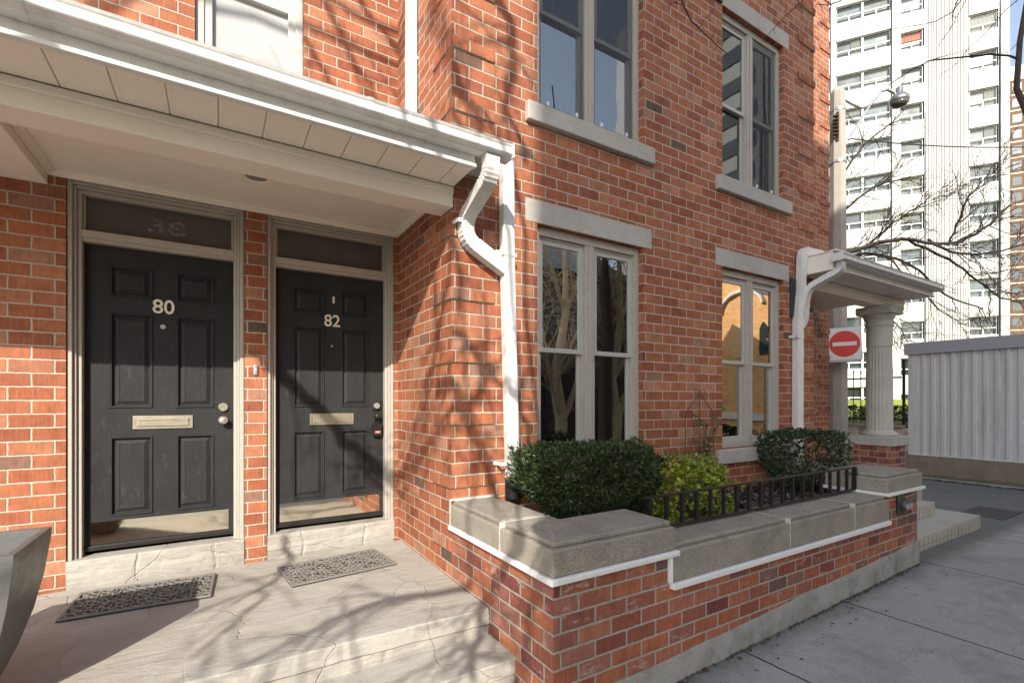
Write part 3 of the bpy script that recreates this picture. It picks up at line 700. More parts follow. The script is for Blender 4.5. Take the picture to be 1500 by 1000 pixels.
d2_ = rect_tube(bend([(5.80, 2.82, 2.635), (5.475, 2.85, 2.64), (5.475, 2.868, 2.2), (5.43, 2.872, 1.95), (5.42, 2.872, .0)]), .046, .034, 'downspout', 'white', house)
rect_tube(bend([(5.60, 2.522, 2.456), (5.60, 2.522, 2.37), (5.535, 2.80, 2.24), (5.535, 2.85, 2.13), (5.535, 2.86, 1.90), (5.46, 2.868, 1.82)]), .040, .032, 'downspout_elbow', M['rib'], d2_, .005)
s2 = MB(); s2.box(5.33, 5.48, 2.834, 2.8375, 1.68, 1.71); s2.box(5.33, 5.3335, 2.834, 2.918, 1.68, 1.71); s2.obj('strap', 'white', d2_)
# vents
for x, z in ((5.345, 1.915), (3.95, 4.83)):
    v = MB(); v.box(x, x + .20, YF - .022, YF - .002, z, z + .43)
    for k in range(13): v.box(x + .015, x + .185, YF - .030, YF - .0225, z + .02 + k * .031, z + .032 + k * .031)
    v.obj('wall_vent', 'vent', house, .003)

# ------------------------------------------------------------------ porch, steps and ground
porch = empty('stone_porch', (.3, 3.2, -.18), 'pale stamped flagstone porch with two steps in front of the black doors', 'steps')
def slab(name, x0, x1, yfront, yback, zt, zb, par, seed, amp=.018, ny=10, nx=190, skew=0.0, joints=(), split=True):
    mb = MB(); rnd = random.Random(seed); V = []
    zm_ = (zt + zb) / 2
    prof = [(.006, zb), (.004, zm_ - .006), (.014, zm_ - .004), (.014, zm_ + .001), (-.002, zm_ + .003), (.0, zt - .008), (.006, zt - .001), (.03, zt)] + [(.03 + (yback - yfront - .03) * (k / ny), zt) for k in range(1, ny + 1)]
    if not split: prof[1:5] = [(.004, zb + .03), (.0, zm_ - .01), (.002, zm_ + .02), (-.001, zt - .03)]
    rows = []
    for i in range(nx + 1):
        x = x0 + (x1 - x0) * i / nx; r = []
        for k, (dy, z) in enumerate(prof):
            fr = max(0, 1 - dy / .15)
            jn = max([0] + [.009 * max(0, 1 - abs(x - xj - .008 * math.sin(z * 30 + xj * 9)) / .013) for xj, up_ in joints if k < 8 and (not split or (k >= 4) == up_ or k in (2, 3))])
            nz = noise.fractal(Vector((x * 5, z * 14 + seed, seed * 1.7)), .7, 2, 4)
            nz2 = noise.noise(Vector((x * 1.6, yfront + dy * 1.6, seed)))
            r.append((x, yfront + dy + jn + skew * (x - x0) + fr * amp * nz + fr * .010 * nz2, z + (.004 * noise.noise(Vector((x * 2.5, (yfront + dy) * 2.5, seed))) if k > 6 else .005 * nz2 if k in (1, 2, 3, 4) else 0)))
        rows.append(r)
    i0 = len(mb.v)
    for r in rows: mb.v += r
    n = len(prof)
    for i in range(nx):
        for k in range(n - 1): mb.f.append((i0 + i * n + k, i0 + (i + 1) * n + k, i0 + (i + 1) * n + k + 1, i0 + i * n + k + 1))
    return mb.obj(name, 'flag', par)
def lin(o): o.matrix_parent_inverse = o.parent.matrix_basis.inverted(); return o
lin(slab('porch_floor', -4.5, 1.313, 2.475, 4.03, -.18, -.36, porch, 3, .006, skew=-.012, joints=[(-.30, 1), (.52, 1), (1.02, 1), (.13, 0), (.74, 0), (-.7, 0)]))
lin(slab('step', -4.5, 1.313, 2.12, 2.52, -.335, -.50, porch, 9, .006, joints=[(.1, 1), (.86, 1), (.45, 0), (1.1, 0)]))
lin(slab('step', -4.5, 1.313, 1.74, 2.16, -.47, -.62, porch, 14, .006))
lin(slab('door_step', -.813, .162, 4.018, 4.16, -.012, -.20, porch, 21, .005, 4, 90, joints=[(-.46, 1), (-.02, 1)], split=False))
lin(slab('door_step', .313, 1.281, 4.018, 4.16, -.012, -.20, porch, 27, .005, 4, 90, joints=[(.56, 1), (1.03, 1)], split=False))

def sheet(name, mat, zf, xs, ys, kind='structure'):
    mb = MB(); n = len(ys)
    for x in xs:
        for y in ys: mb.v.append((x, y, zf(x, y)))
    for i in range(len(xs) - 1):
        for j in range(n - 1): mb.f.append((i * n + j, (i + 1) * n + j, (i + 1) * n + j + 1, i * n + j + 1))
    o = mb.obj(name, mat); o['kind'] = kind; return o
def zwalk(x): return -.533 + .0266 * (max(min(x, 5.4), -3) - 2.26) - max(0, x - 6.5) * .012
sheet('ground', 'asphalt', lambda x, y: -.80, [-300, 300], [-300, 300])
sheet('sidewalk', 'walk', lambda x, y: zwalk(x), [-12, -3, 0, 2, 4, 5.4, 6.5, 8, 9.2], [-2.2, 0, 1, 3, 4.2, 14])
sheet('road', 'asphalt', lambda x, y: zwalk(x) - .13, [-40, -12, -3, 0, 2, 5.4, 9.2, 12, 40], [-8, -2.2])
sheet('lane', 'lane', lambda x, y: zwalk(x) - .012, [9.2, 10, 11.75], [-8, -2, 0, 2, 4, 14])
k = MB(); k.box(-12, 9.2, -2.34, -2.19, -.9, -.535); k.obj('kerb', 'base')['kind'] = 'structure'
# lane kerb and the verge along the garage
kb_ = MB(); kb_.box(11.75, 11.90, -8, 14, -.8, -.50); kb_.obj('kerb', 'base', None, .015)['kind'] = 'structure'
sheet('verge', 'verge', lambda x, y: -.51 + .05 * (x - 11.9) + .02 * noise.noise(Vector((x * 4, y * 4, 0))), [11.9, 12.1, 12.3, 12.6], [-8 + .25 * i for i in range(89)])
far = sheet('far_lawn', 'grass', lambda x, y: .50 + min(.55, .05 * (x - 12.75)), [12.75, 16, 20, 24, 60], [4.4, 60])
# second porch: concrete steps
st2 = empty('concrete_steps', (6.4, 2.3, -.46), 'two pale concrete steps up to the column porch beside the garden wall pier', 'steps')
for nm, a in (('step', (5.425, 7.42, 1.90, 2.60, -.62, -.305)), ('step', (5.425, 6.98, 2.17, 2.75, -.304, -.155)), ('porch_floor', (5.425, 8.4, 2.752, 4.02, -.62, -.02))):
    m = MB(); m.box(*a); lin(m.obj(nm, 'stepcon', st2, .008))
m = MB()
for i in range(20): m.box(5.43 + i * .1, 5.43 + i * .1 + .004, 1.8975, 1.8995, -.47, -.34)
for i in range(15): m.box(5.43 + i * .1, 5.43 + i * .1 + .004, 2.1675, 2.1695, -.30, -.19)
m.box(5.43, 7.41, 1.8975, 1.8995, -.40, -.396); lin(m.obj('riser_joint', 'footing', st2))

# ------------------------------------------------------------------ garden wall
gw = empty('garden_wall', (3.3, 1.9, -.5), 'low red brick garden wall with concrete coping and white trim round the planting bed', 'garden wall')
m = MB()
m.box(XR, 1.61, 1.79, YF - .002, -.62, .165); m.box(1.611, 2.135, 1.79, 2.12, -.62, .165)      # left return and raised end
m.box(2.136, 4.745, 1.79, 2.09, -.62, -.012)
m.box(4.746, 5.345, 1.79, 2.23, -.62, .215); m.box(5.04, 5.345, 2.231, YF - .002, -.62, .215)
lin(m.obj('brick_wall', 'brick_mixed', gw))
def coping(x0, x1, y0, y1, z0, z1, lipside='front'):
    c = MB(); c.box(x0, x1, y0, y1, z0, z1 - .028); i = .030
    c.box(x0 + i, x1 - (.004 if lipside == 'front' else i), y0 + i, y1 - .004, z1 - .0279, z1)
    lin(c.obj('coping', 'cap', gw, .009, 3))
coping(1.300, 1.632, 2.262, YF - .004, .182, .337); 
c = MB(); c.prism([(1.300, 1.775), (2.130, 1.775), (2.130, 2.165), (1.632, 2.165), (1.632, 2.258), (1.300, 2.258)], .182, .309, 'z'); c.prism([(1.330, 1.805), (2.126, 1.805), (2.126, 2.161), (1.628, 2.161), (1.628, 2.257), (1.330, 2.257)], .3091, .337, 'z'); lin(c.obj('coping', 'cap', gw, .009, 3))
for a, b in ((2.106, 3.255), (3.259, 4.15), (4.154, 4.742)):
    coping(a, b, 1.772, 2.125, .008, .209)
coping(4.722, 5.425, 1.775, 2.262, .232, .377); coping(5.02, 5.425, 2.266, YF - .004, .232, .355)
t = MB()
t.prism([(1.285, 1.758), (2.148, 1.758), (2.148, 2.14), (1.64, 2.14), (1.64, YF - .003), (1.285, YF - .003)], .152, .1815, 'z')
t.box(2.098, 4.744, 1.756, 2.11, -.028, .0075)
t.prism([(4.706, 1.757), (5.44, 1.757), (5.44, YF - .003), (5.02, YF - .003), (5.02, 2.28), (4.706, 2.28)], .205, .2315, 'z')
t.box(2.083, 2.104, 1.768, 2.0, .0078, .175)
lin(t.obj('white_trim', 'trim', gw, .005))
# pale mortar seams of the coping
s = MB(); s.box(1.298, 1.634, 2.2588, 2.2612, .184, .338)
for x in (3.2555, 4.1505): s.box(x + .0004, x + .0026, 1.7708, 2.10, .010, .2098)
s.box(1.297, 1.305, 2.905, 2.919, .184, .345); s.box(1.30, 1.63, 2.900, 2.919, .337, .350)
M['seam'] = simple('pale_mortar_seam', (.56, .54, .49), .85, .2, 20, dirt=(.45, .6, 20))
lin(s.obj('seam', 'seam', gw))
f = MB(); f.v = []
xs = [1.30 + .05 * i for i in range(82)]
n0 = len(f.v)
for x in xs:
    zt = -.445 + .045 * (x - 1.3) + .010 * noise.noise(Vector((x * 4, 0, 5)))
    wv_ = .006 * noise.noise(Vector((x * 6, 3, 1)))
    f.v += [(x, 1.772 + wv_, -.65), (x, 1.774 + wv_, zt - .01), (x, 1.7895, zt + .004)]
for i in range(len(xs) - 1):
    for kk in range(2): f.f.append((i * 3 + kk, (i + 1) * 3 + kk, (i + 1) * 3 + kk + 1, i * 3 + kk + 1))
lin(f.obj('footing', 'base', gw, smooth=True))
# bulkhead lamp on the pier
lp = MB(); lp.box(4.90, 5.03, 1.755, 1.788, .02, .20); lp.lathe([(.001, 0), (.055, 0), (.06, .012), (.05, .03), (.03, .05), (.001, .055)], 0, 0, 16)
lpm = MB(); lpm.box(4.905, 5.025, 1.760, 1.7895, .03, .195); lpo = lin(lpm.obj('wall_lamp', 'copper', gw, .012))
for cx in (4.935, 5.0):
    q = MB(); q.tube([(cx, 1.765, .115), (cx, 1.735, .115), (cx, 1.715, .112)], [.042, .045, .036], 14); lin(q.obj('lamp_head', 'copper', gw))
    q = MB(); q.tube([(cx, 1.7155, .112), (cx, 1.711, .112)], [.033, .030], 14); lin(q.obj('lamp_lens', 'galv', gw))

# railing on the low coping
rl_ = empty('iron_railing', (3.4, 2.03, .21), 'short black iron railing on the low coping of the garden wall', 'railing')
YR = 2.02
q = MB(); q.box(2.14, 4.735, YR - .014, YR + .014, .413, .428); lin(q.obj('top_rail', 'black_iron', rl_, .003))
q = MB(); q.box(2.14, 4.735, YR - .016, YR + .016, .222, .236); lin(q.obj('bottom_rail', 'black_iron', rl_, .003))
nb = 19
for i in range(nb):
    x = 2.20 + (4.725 - 2.20) * i / (nb - 1); hw = .010 if i < nb - 1 else .016
    q = MB(); q.box(x - hw, x + hw, YR - hw, YR + hw, .2365 if i < nb - 1 else .2105, .4125); lin(q.obj('baluster', 'black_iron', rl_))
# planting bed: soil and bark chips
sheet('soil', 'soil', lambda x, y: .10 + .02 * noise.noise(Vector((x * 3, y * 3, 2))), [1.55 + .1 * i for i in range(36)], [2.0 + .08 * i for i in range(12)])
mm = MB(); rr = random.Random(4)
for _ in range(5200):
    x, y = rr.uniform(1.6, 5.0), rr.uniform(2.09, 2.9); z = .115 + .02 * noise.noise(Vector((x * 3, y * 3, 2))) + rr.uniform(0, .018)
    L, Wd, a, tl = rr.uniform(.012, .042), rr.uniform(.004, .011), rr.uniform(0, 6.28), rr.uniform(-.6, .6)
    dx, dy = math.cos(a), math.sin(a)
    mm.face([(x - dx * L - dy * Wd, y - dy * L + dx * Wd, z - tl * L), (x - dx * L + dy * Wd, y - dy * L - dx * Wd, z - tl * L), (x + dx * L + dy * Wd, y + dy * L - dx * Wd, z + tl * L), (x + dx * L - dy * Wd, y + dy * L + dx * Wd, z + tl * L)])
o = mm.obj('bark_mulch', 'mulch'); tag(o, 'dark bark chips spread over the planting bed behind the iron railing', 'mulch', kind='stuff')

# ------------------------------------------------------------------ plants
def leafy(mb, p, nrm, rr, n, L, Wd, spread):
    for _ in range(n):
        d = (nrm + Vector((rr.gauss(0, spread), rr.gauss(0, spread), rr.gauss(0, spread) + .15))).normalized()
        s = d.cross(Vector((rr.gauss(0, 1), rr.gauss(0, 1), rr.gauss(0, 1)))).normalized()
        l = L * rr.uniform(.6, 1.25); w_ = Wd * rr.uniform(.7, 1.3); q = p + d * rr.uniform(-.3, .3) * l
        m_ = q + d * l * .5
        mb.face([q, m_ + s * w_, q + d * l, m_ - s * w_])
def bush(name, label, cat, c, hs, n, per, L, Wd, mat, seed, box=.35, spread=.75, stems=True, bottom=.0, lump=.10):
    rr = random.Random(seed); root = empty(name, (c[0], c[1], c[2] - hs[2]), label, cat)
    mb = MB(); e = 2 / (box * 2) if False else None
    for _ in range(n):
        # superellipsoid shell with some depth
        while True:
            v = Vector((rr.uniform(-1, 1), rr.uniform(-1, 1), rr.uniform(-1, 1)))
            pw = 8 if box > .5 else 2.6
            f_ = (abs(v.x) ** pw + abs(v.y) ** pw + abs(v.z) ** pw) ** (1 / pw)
            if .05 < f_ <= 1: break
        k_ = rr.uniform(.72, 1.0) ** .7
        v = v / f_ * k_
        lm = 1 + lump * noise.noise(Vector((v.x * 2.6 + seed, v.y * 2.6, v.z * 2.6))) * 1.6 + .09 * noise.noise(Vector((v.x * 7.5 + seed, v.y * 7.5, v.z * 7.5)))
        taper = 1 - bottom * max(0, -v.z)
        p = Vector((v.x * hs[0] * lm * taper, v.y * hs[1] * lm * taper, v.z * hs[2] * lm))
        nn_ = Vector((v.x / hs[0], v.y / hs[1], v.z / hs[2])).normalized()
        leafy(mb, Vector(c) + p, nn_, rr, per, L, Wd, spread)
    lin(mb.obj('foliage', mat, root))
    if stems:
        sm = MB()
        for _ in range(16):
            b = Vector((c[0] + rr.uniform(-.3, .3) * hs[0], c[1] + rr.uniform(-.3, .3) * hs[1], c[2] - hs[2] - .03))
            t_ = Vector((c[0] + rr.uniform(-.8, .8) * hs[0], c[1] + rr.uniform(-.8, .8) * hs[1], c[2] + rr.uniform(-.2, .6) * hs[2]))
            md = (b + t_) / 2 + Vector((rr.uniform(-.05, .05), rr.uniform(-.05, .05), 0))
            sm.tube([b, md, t_], [.010, .007, .004], 5)
        lin(sm.obj('stem', 'stem', root))
    return root
bush('yew_shrub', 'wide clipped dark green yew bush under the left ground floor window', 'shrub', (2.13, 2.56, .455), (.45, .31, .235), 3600, 8, .034, .0046, 'yew', 3, .9, .75, bottom=.62, lump=.05)
bush('yew_shrub', 'narrow dark green yew bush leaning out behind the wide clipped one, beside the lime shrub', 'shrub', (2.60, 2.60, .41), (.22, .24, .25), 1100, 8, .034, .0046, 'yew', 5, .4, .8, bottom=.4, lump=.2)
bush('box_shrub', 'rounded dark green bush beside the right ground floor window and white downspout', 'shrub', (4.92, 2.56, .42), (.34, .32, .28), 2400, 6, .026, .0075, 'box', 8, .9, .7, bottom=.5, lump=.06)
bush('lime_shrub', 'loose yellow green shrub beside the dark yew bushes', 'shrub', (3.02, 2.42, .27), (.34, .26, .27), 1300, 5, .036, .010, 'lime', 12, .3, .9, bottom=.1, lump=.45)
# trellis
tr = empty('garden_trellis', (3.75, 2.83, .1), 'thin rusty wire trellis with curled top leaning on the brick between the windows', 'trellis')
m = MB(); YT = 2.86; x0, x1, xc = 3.56, 3.95, 3.755
m.tube([(x0, YT, .08), (x0, YT, .86), (x0 + .03, YT, .92), (xc - .05, YT, 1.02), (xc, YT, 1.06)], .004, 5); m.tube([(x1, YT, .08), (x1, YT, .86), (x1 - .03, YT, .92), (xc + .05, YT, 1.02), (xc, YT, 1.06)], .004, 5); m.tube([(xc, YT, .08), (xc, YT, 1.10)], .0035, 5)
for sx, zc, r0 in ((-1, 1.07, .035), (1, 1.07, .035), (-1, .78, .05), (1, .78, .05), (-1, .5, .05), (1, .5, .05)):
    m.tube([(xc + sx * (.012 + r0 + r0 * (1 - t / 22) * math.cos(math.pi + t * .42)), YT, zc + r0 * (1 - t / 22) * math.sin(t * .42)) for t in range(18)], .0028, 4)
for z in (.3, .62): m.tube([(x0, YT, z), (x1, YT, z)], .0028, 4)
lin(m.obj('wire_frame', 'stem', tr))
vn = empty('climbing_vine', (3.78, 2.84, .1), 'thin leafy vine climbing the wire trellis', 'vine'); rr = random.Random(5)
m = MB(); lf = MB()
for s_ in range(9):
    x = rr.uniform(3.58, 3.95); p = [(x, 2.84, .1)]
    for kk in range(9):
        p.append((p[-1][0] + rr.uniform(-.04, .045), 2.84 + rr.uniform(-.03, .02), p[-1][2] + rr.uniform(.05, .11)))
    m.tube(p, .0028, 4)
    for q in p[1:]:
        if q[2] < .62 or rr.random() < .45: leafy(lf, Vector(q), Vector((0, -.6, .5)), rr, rr.choice((3, 5, 8)) + (4 if q[2] < .45 and q[0] > 3.76 else 0), .048, .011, .9)
lin(m.obj('stem', 'stem', vn)); lin(lf.obj('leaves', 'vine', vn))
# small plastic ornament in the bed
m = MB(); m.lathe([(.001, 0), (.034, .002), (.040, .03), (.026, .055), (.001, .06)], 0, 0, 14); o = m.obj('garden_ornament', 'plas', smooth=True); o.location = (3.32, 2.36, .13); o.rotation_euler = (R(60), R(15), 0)
m = MB(); m.tube([(3.29, 2.38, .12), (3.285, 2.385, .25)], .006, 6); q = m.obj('stake', 'plas', o); q.matrix_parent_inverse = o.matrix_basis.inverted()
tag(o, 'small pale blue and white plastic ornament lying on the bark chips', 'ornament')

# ------------------------------------------------------------------ things on the porch
def doormat(x0, y0, x1, y1, ang, label, seed):
    w_, d_ = .70, .43
    root = empty('doormat', (x0, y0, -.176), label, 'doormat', 'black rubber doormats', ang); rr = random.Random(seed)
    b = MB(); b.box(0, w_, 0, d_, 0, .004); b.obj('backing', 'rubber', root)
    f_ = MB(); e = .018
    f_.box(0, w_, 0, e, .0041, .014); f_.box(0, w_, d_ - e, d_, .0041, .014); f_.box(0, e, e, d_ - e, .0041, .014); f_.box(w_ - e, w_, e, d_ - e, .0041, .014)
    f_.box(.105, .112, .06, d_ - .06, .0041, .0135); f_.box(w_ - .112, w_ - .105, .06, d_ - .06, .0041, .0135)
    f_.obj('border', 'rubber_top', root, .003)
    sc = MB()
    nx, ny = 13, 7
    for i in range(nx):
        for j in range(ny):
            cx, cy = e + (w_ - 2 * e) * (i + .5) / nx, e + (d_ - 2 * e) * (j + .5) / ny
            a0 = math.pi / 2 * ((i + 2 * j + (i * j) % 3) % 4) + .3; r0 = .031; pts = []
            for t in range(13):
                a = a0 + t * .44; r_ = r0 * (1 - .055 * t); pts.append((cx + r_ * math.cos(a), cy + r_ * math.sin(a), .0088))
            sc.tube(pts, 1, 4, sq=(.0042, .0046))
    sc.obj('scrollwork', 'rubber_top', root)
    return root
doormat(-.735, 3.425, 0, 0, R(-3), 'black rubber scrollwork doormat in front of door 80, half in shade', 1)
doormat(.395, 3.300, 0, 0, R(6), 'grey rubber scrollwork doormat in front of door 82, in full sun', 2)
pt = empty('square_planter', (-.99, 2.65, -.178), 'large empty grey square planter with curved sides at the left edge of the porch', 'planter')
m = MB(); lev = [(.0, .56), (.04, .62), (.14, .74), (.28, .86), (.42, .94), (.575, .995), (.60, 1.0), (.618, 1.0)]
hx, hy = .36, .235; ring = []
for z, s_ in lev: ring.append([(-hx * s_, -hy * s_, z), (hx * s_, -hy * s_, z), (hx * s_, hy * s_, z), (-hx * s_, hy * s_, z)])
ring.append([(-hx + .022, -hy + .022, .618), (hx - .022, -hy + .022, .618), (hx - .022, hy - .022, .618), (-hx + .022, hy - .022, .618)])
ring.append([(-hx + .05, -hy + .05, .40), (hx - .05, -hy + .05, .40), (hx - .05, hy - .05, .40), (-hx + .05, hy - .05, .40)])
m.face(ring[0])
for a, b in zip(ring, ring[1:]):
    for kk in range(4): m.face([a[kk], a[(kk + 1) % 4], b[(kk + 1) % 4], b[kk]])
bmm = m.obj('pot', 'potmat', pt, .008); MB().box(-.29, .29, -.165, .165, .38, .402).obj('soil', 'soil', pt)

# ------------------------------------------------------------------ pole, sign, wire
pb = at(1227, 690, 9.4); PX, PY = pb.x, pb.y
pole = empty('utility_pole', (PX, PY, -.55), 'tall tapered concrete street light pole behind the column porch', 'lamp post')
m = MB(); m.tube([(PX, PY, -.6), (PX, PY, 3.5), (PX, PY, 5.6), (PX, PY, 5.62), (PX, PY, 6.98), (PX, PY, 7.06)], [.185, .160, .143, .150, .132, .10], 8)
lin(m.obj('pole', 'polecon', pole))
for z_, r_ in ((5.61, .156), (6.62, .142)):
    bz = MB(); bz.tube([(PX, PY, z_), (PX, PY, z_ + .05)], r_, 12); lin(bz.obj('band', 'galv', pole))
def pa(u, v, dd=9.4): return at(u, v, dd)
m = MB(); m.tube([pa(1238, 146), pa(1248, 152), pa(1262, 158), pa(1274, 154), pa(1283, 143), pa(1290, 134), pa(1300, 131), pa(1310, 136), pa(1314, 141)], .032, 8); m.tube([pa(1243, 205), pa(1258, 180), pa(1276, 152)], .022, 8); lin(m.obj('lamp_arm', 'galv', pole))
lc = pa(1317, 150)
m = MB(); m.lathe([(.10, -.02), (.17, .03), (.155, .09), (.10, .15), (.06, .17), (.06, .26), (.03, .28)], 0, 0, 20); o = m.obj('lamp_head', 'lampbowl', pole, smooth=True); o.matrix_parent_inverse = pole.matrix_basis.inverted(); o.location = lc; o.rotation_euler = (R(6), R(-12), 0)
m = MB(); m.lathe([(.165, .025), (.15, -.04), (.10, -.09), (.02, -.11)], 0, 0, 20); o = m.obj('lamp_glass', 'glass_dark', pole, smooth=True); o.matrix_parent_inverse = pole.matrix_basis.inverted(); o.location = lc; o.rotation_euler = (R(6), R(-12), 0)
m = MB(); c0 = pa(1221, 186, 9.3)
for kk in range(6): m.lathe([(.02, 0), (.05, .02), (.05, .03), (.02, .045)], c0.x - .02, c0.y - .05, 10); [m.v.__setitem__(-1 - j, (m.v[-1 - j][0], m.v[-1 - j][1], m.v[-1 - j][2] + c0.z - .2 + kk * .07)) for j in range(40)]
m.box(c0.x + .03, c0.x + .07, c0.y - .07, c0.y - .03, c0.z - .28, c0.z + .28); lin(m.obj('insulator', 'stem', pole))
# no entry sign
sg = empty('no_entry_sign', (0, 0, 0), 'square white no entry sign with red disc and white bar fixed to the concrete pole', 'sign')
sc_ = at(1237, 503.5, 9.05); sg.location = sc_
fw = Vector((-sc_.x, -sc_.y + .0, 0)).normalized(); ang = math.atan2(fw.y, fw.x) + R(90) + R(10); sg.rotation_euler = (0, R(-1.5), ang)
m = MB(); m.box(-.27, .27, 0, .006, -.31, .31); m.obj('plate', 'galv', sg, .003)
m = MB(); m.box(-.255, .255, -.003, -.0005, -.295, .295); m.obj('face', 'signwhite', sg, .002)
m = MB(); m.lathe([(.001, 0), (.245, 0), (.245, .002), (.001, .002)], 0, 0, 48); o = m.obj('red_disc', 'redpaint', sg); o.data.transform(Matrix.Translation((0, -.0035, 0)) @ Matrix.Rotation(R(90), 4, 'X') )
m = MB(); m.box(-.19, .19, -.0085, -.0062, -.036, .036); m.obj('white_bar', 'signwhite', sg)
m = MB(); m.box(-.24, .24, .0065, .03, -.335, -.30); m.obj('bracket', 'galv', sg)
wr = MB(); A_, B_ = at(1244, 203, 9.4), at(1640, 204, 11); wr.tube([A_.lerp(B_, t / 16) - Vector((0, 0, .18 * 4 * (t / 16) * (1 - t / 16))) for t in range(17)], .012, 5)
tag(wr.obj('overhead_wire', 'blackplastic'), 'black overhead wire running right from the concrete pole', 'wire')

# ------------------------------------------------------------------ garage, low wall, fence
GX = 12.3
ga = empty('metal_garage', (GX, 0, -.5), 'grey corrugated metal garage with flat grey fascia on a concrete base', 'garage')
m = MB(); prof = []; y = 4.12; n = 0
i0 = 0
ys = []
yy = 4.10
while yy > -.4:
    ys += [(yy, 0), (yy - .045, 0), (yy - .065, .028), (yy - .115, .028), (yy - .135, 0)]; yy -= .155
for yv, o_ in ys: m.v += [(GX - o_, yv, -.10), (GX - o_, yv, 2.06)]
for i in range(len(ys) - 1): m.f.append((2 * i, 2 * i + 2, 2 * i + 3, 2 * i + 1))
lin(m.obj('corrugated_wall', 'corr', ga))
m = MB(); m.box(GX - .03, GX + .05, 4.10, 4.26, -.12, 2.06); m.box(GX + .06, GX + 4, 4.2, 4.25, -.4, 2.06); m.box(GX + .0, GX + 4, -.42, -.40, -.6, 2.06); m.box(GX + 3.95, GX + 4, -.4, 4.2, -.4, 2.06); lin(m.obj('corner_post', 'corr', ga))
m = MB(); m.box(GX - .07, GX + 4.1, -.5, 4.32, 1.95, 2.19); lin(m.obj('fascia', 'corrtop', ga, .01))
m = MB(); m.box(GX - .045, GX + .1, -.42, 4.26, -.7, -.115); lin(m.obj('base', 'footing', ga, .01))
m = MB(); m.box(GX - .05, GX - .03, -.42, 4.2, -.113, -.085); lin(m.obj('bottom_trim', 'white', ga))
lw = empty('boundary_wall', (GX, 7, -.5), 'low pale brick boundary wall on a brown base behind the porch column', 'wall')
m = MB(); m.box(GX - .02, GX + .25, 4.262, 14, -.05, .42); lin(m.obj('brick_wall', 'brick_pale', lw)); m = MB(); m.box(GX - .06, GX + .28, 4.262, 14, -.7, -.051); lin(m.obj('base', 'footing', lw))
m = MB(); m.box(GX - .07, GX + .30, 4.33, 14, .421, .49); lin(m.obj('coping', 'footing', lw, .01)); m = MB(); m.box(GX - .05, GX - .021, 4.75, 5.15, -.1, .42); lin(m.obj('recess', 'footing', lw))
fe = empty('iron_fence', (GX + .1, 7, .49), 'black iron spear fence on the pale boundary wall', 'fence')
m = MB()
for z in (.58, 1.48): m.box(GX + .09, GX + .12, 4.42, 14, z, z + .035)
lin(m.obj('rail', 'black_iron', fe)); 
m = MB(); m.box(GX + .08, GX + .13, 4.36, 4.40, .49, 1.86); lin(m.obj('post', 'black_iron', fe))
for i in range(62):
    y = 4.58 + i * .15; m = MB(); m.tube([(GX + .105, y, .49), (GX + .105, y, 1.60), (GX + .105, y, 1.63), (GX + .105, y, 1.72)], [.010, .010, .018, .002], 5); lin(m.obj('picket', 'black_iron', fe))
for i, (x, y, h_, lab) in enumerate(((13.4, 6.0, .5, 'low clipped yellow green hedge plant behind the iron fence, left of the column'), (13.5, 4.9, .45, 'low yellow green plant behind the iron fence, right of the column'))):
    bush('hedge_shrub', lab, 'shrub', (x, y, .35 + h_ * .5), (.5, .6, h_ * .6), 500, 4, .08, .025, 'bgleaf', 30 + i, .3, .9)

# ------------------------------------------------------------------ bare trees
def grow(mb, p, d, L, r, lvl, rr, maxl, up=.08, spread=.75, kids=(3, 5), bend_=.25, twigm=None, minr=.004):
    n = 5 if lvl < 2 else 4; pts = [p.copy()]; rs = [r]; dd = d.normalized()
    for k_ in range(n):
        dd = (dd + Vector((rr.gauss(0, bend_ * .6), rr.gauss(0, bend_ * .6), rr.gauss(0, bend_ * .5) + up * .4))).normalized()
        pts.append(pts[-1] + dd * L / n); rs.append(max(minr * .6, r * (1 - .62 * (k_ + 1) / n)))
    tgt = mb if lvl < 2 or twigm is None else twigm
    tgt.tube(pts, rs, 7 if lvl == 0 else 5 if lvl < 3 else 3, cap=False)
    if lvl >= maxl: return
    for _ in range(rr.randint(*kids)):
        t = rr.uniform(.25, 1) * n; i_ = min(int(t), n - 1); q = pts[i_].lerp(pts[i_ + 1], t - i_); rad = rs[i_] * .55
        ax = Vector((rr.gauss(0, 1), rr.gauss(0, 1), rr.gauss(0, 1))); ld = (pts[i_ + 1] - pts[i_]).normalized()
        nd = (ld + (ax - ld * ax.dot(ld)).normalized() * spread * rr.uniform(.6, 1.3)).normalized()
        grow(mb, q, nd, L * rr.uniform(.5, .78), max(minr, rad), lvl + 1, rr, maxl, up, spread, kids, bend_, twigm, minr)
def tree(name, label, base, trunk_pts, trunk_r, limbs, seed, maxl=4, **kw):
    rr = random.Random(seed); root = empty(name, base, label, 'tree', 'bare trees')
    a, b = MB(), MB(); a.tube(trunk_pts, trunk_r, 9, cap=False)
    for p, d, L, r in limbs: grow(b, Vector(p), Vector(d), L, r, 0, rr, maxl, **kw)
    lin(a.obj('trunk', 'bark', root, smooth=True)); lin(b.obj('crown', 'twig', root)); return root
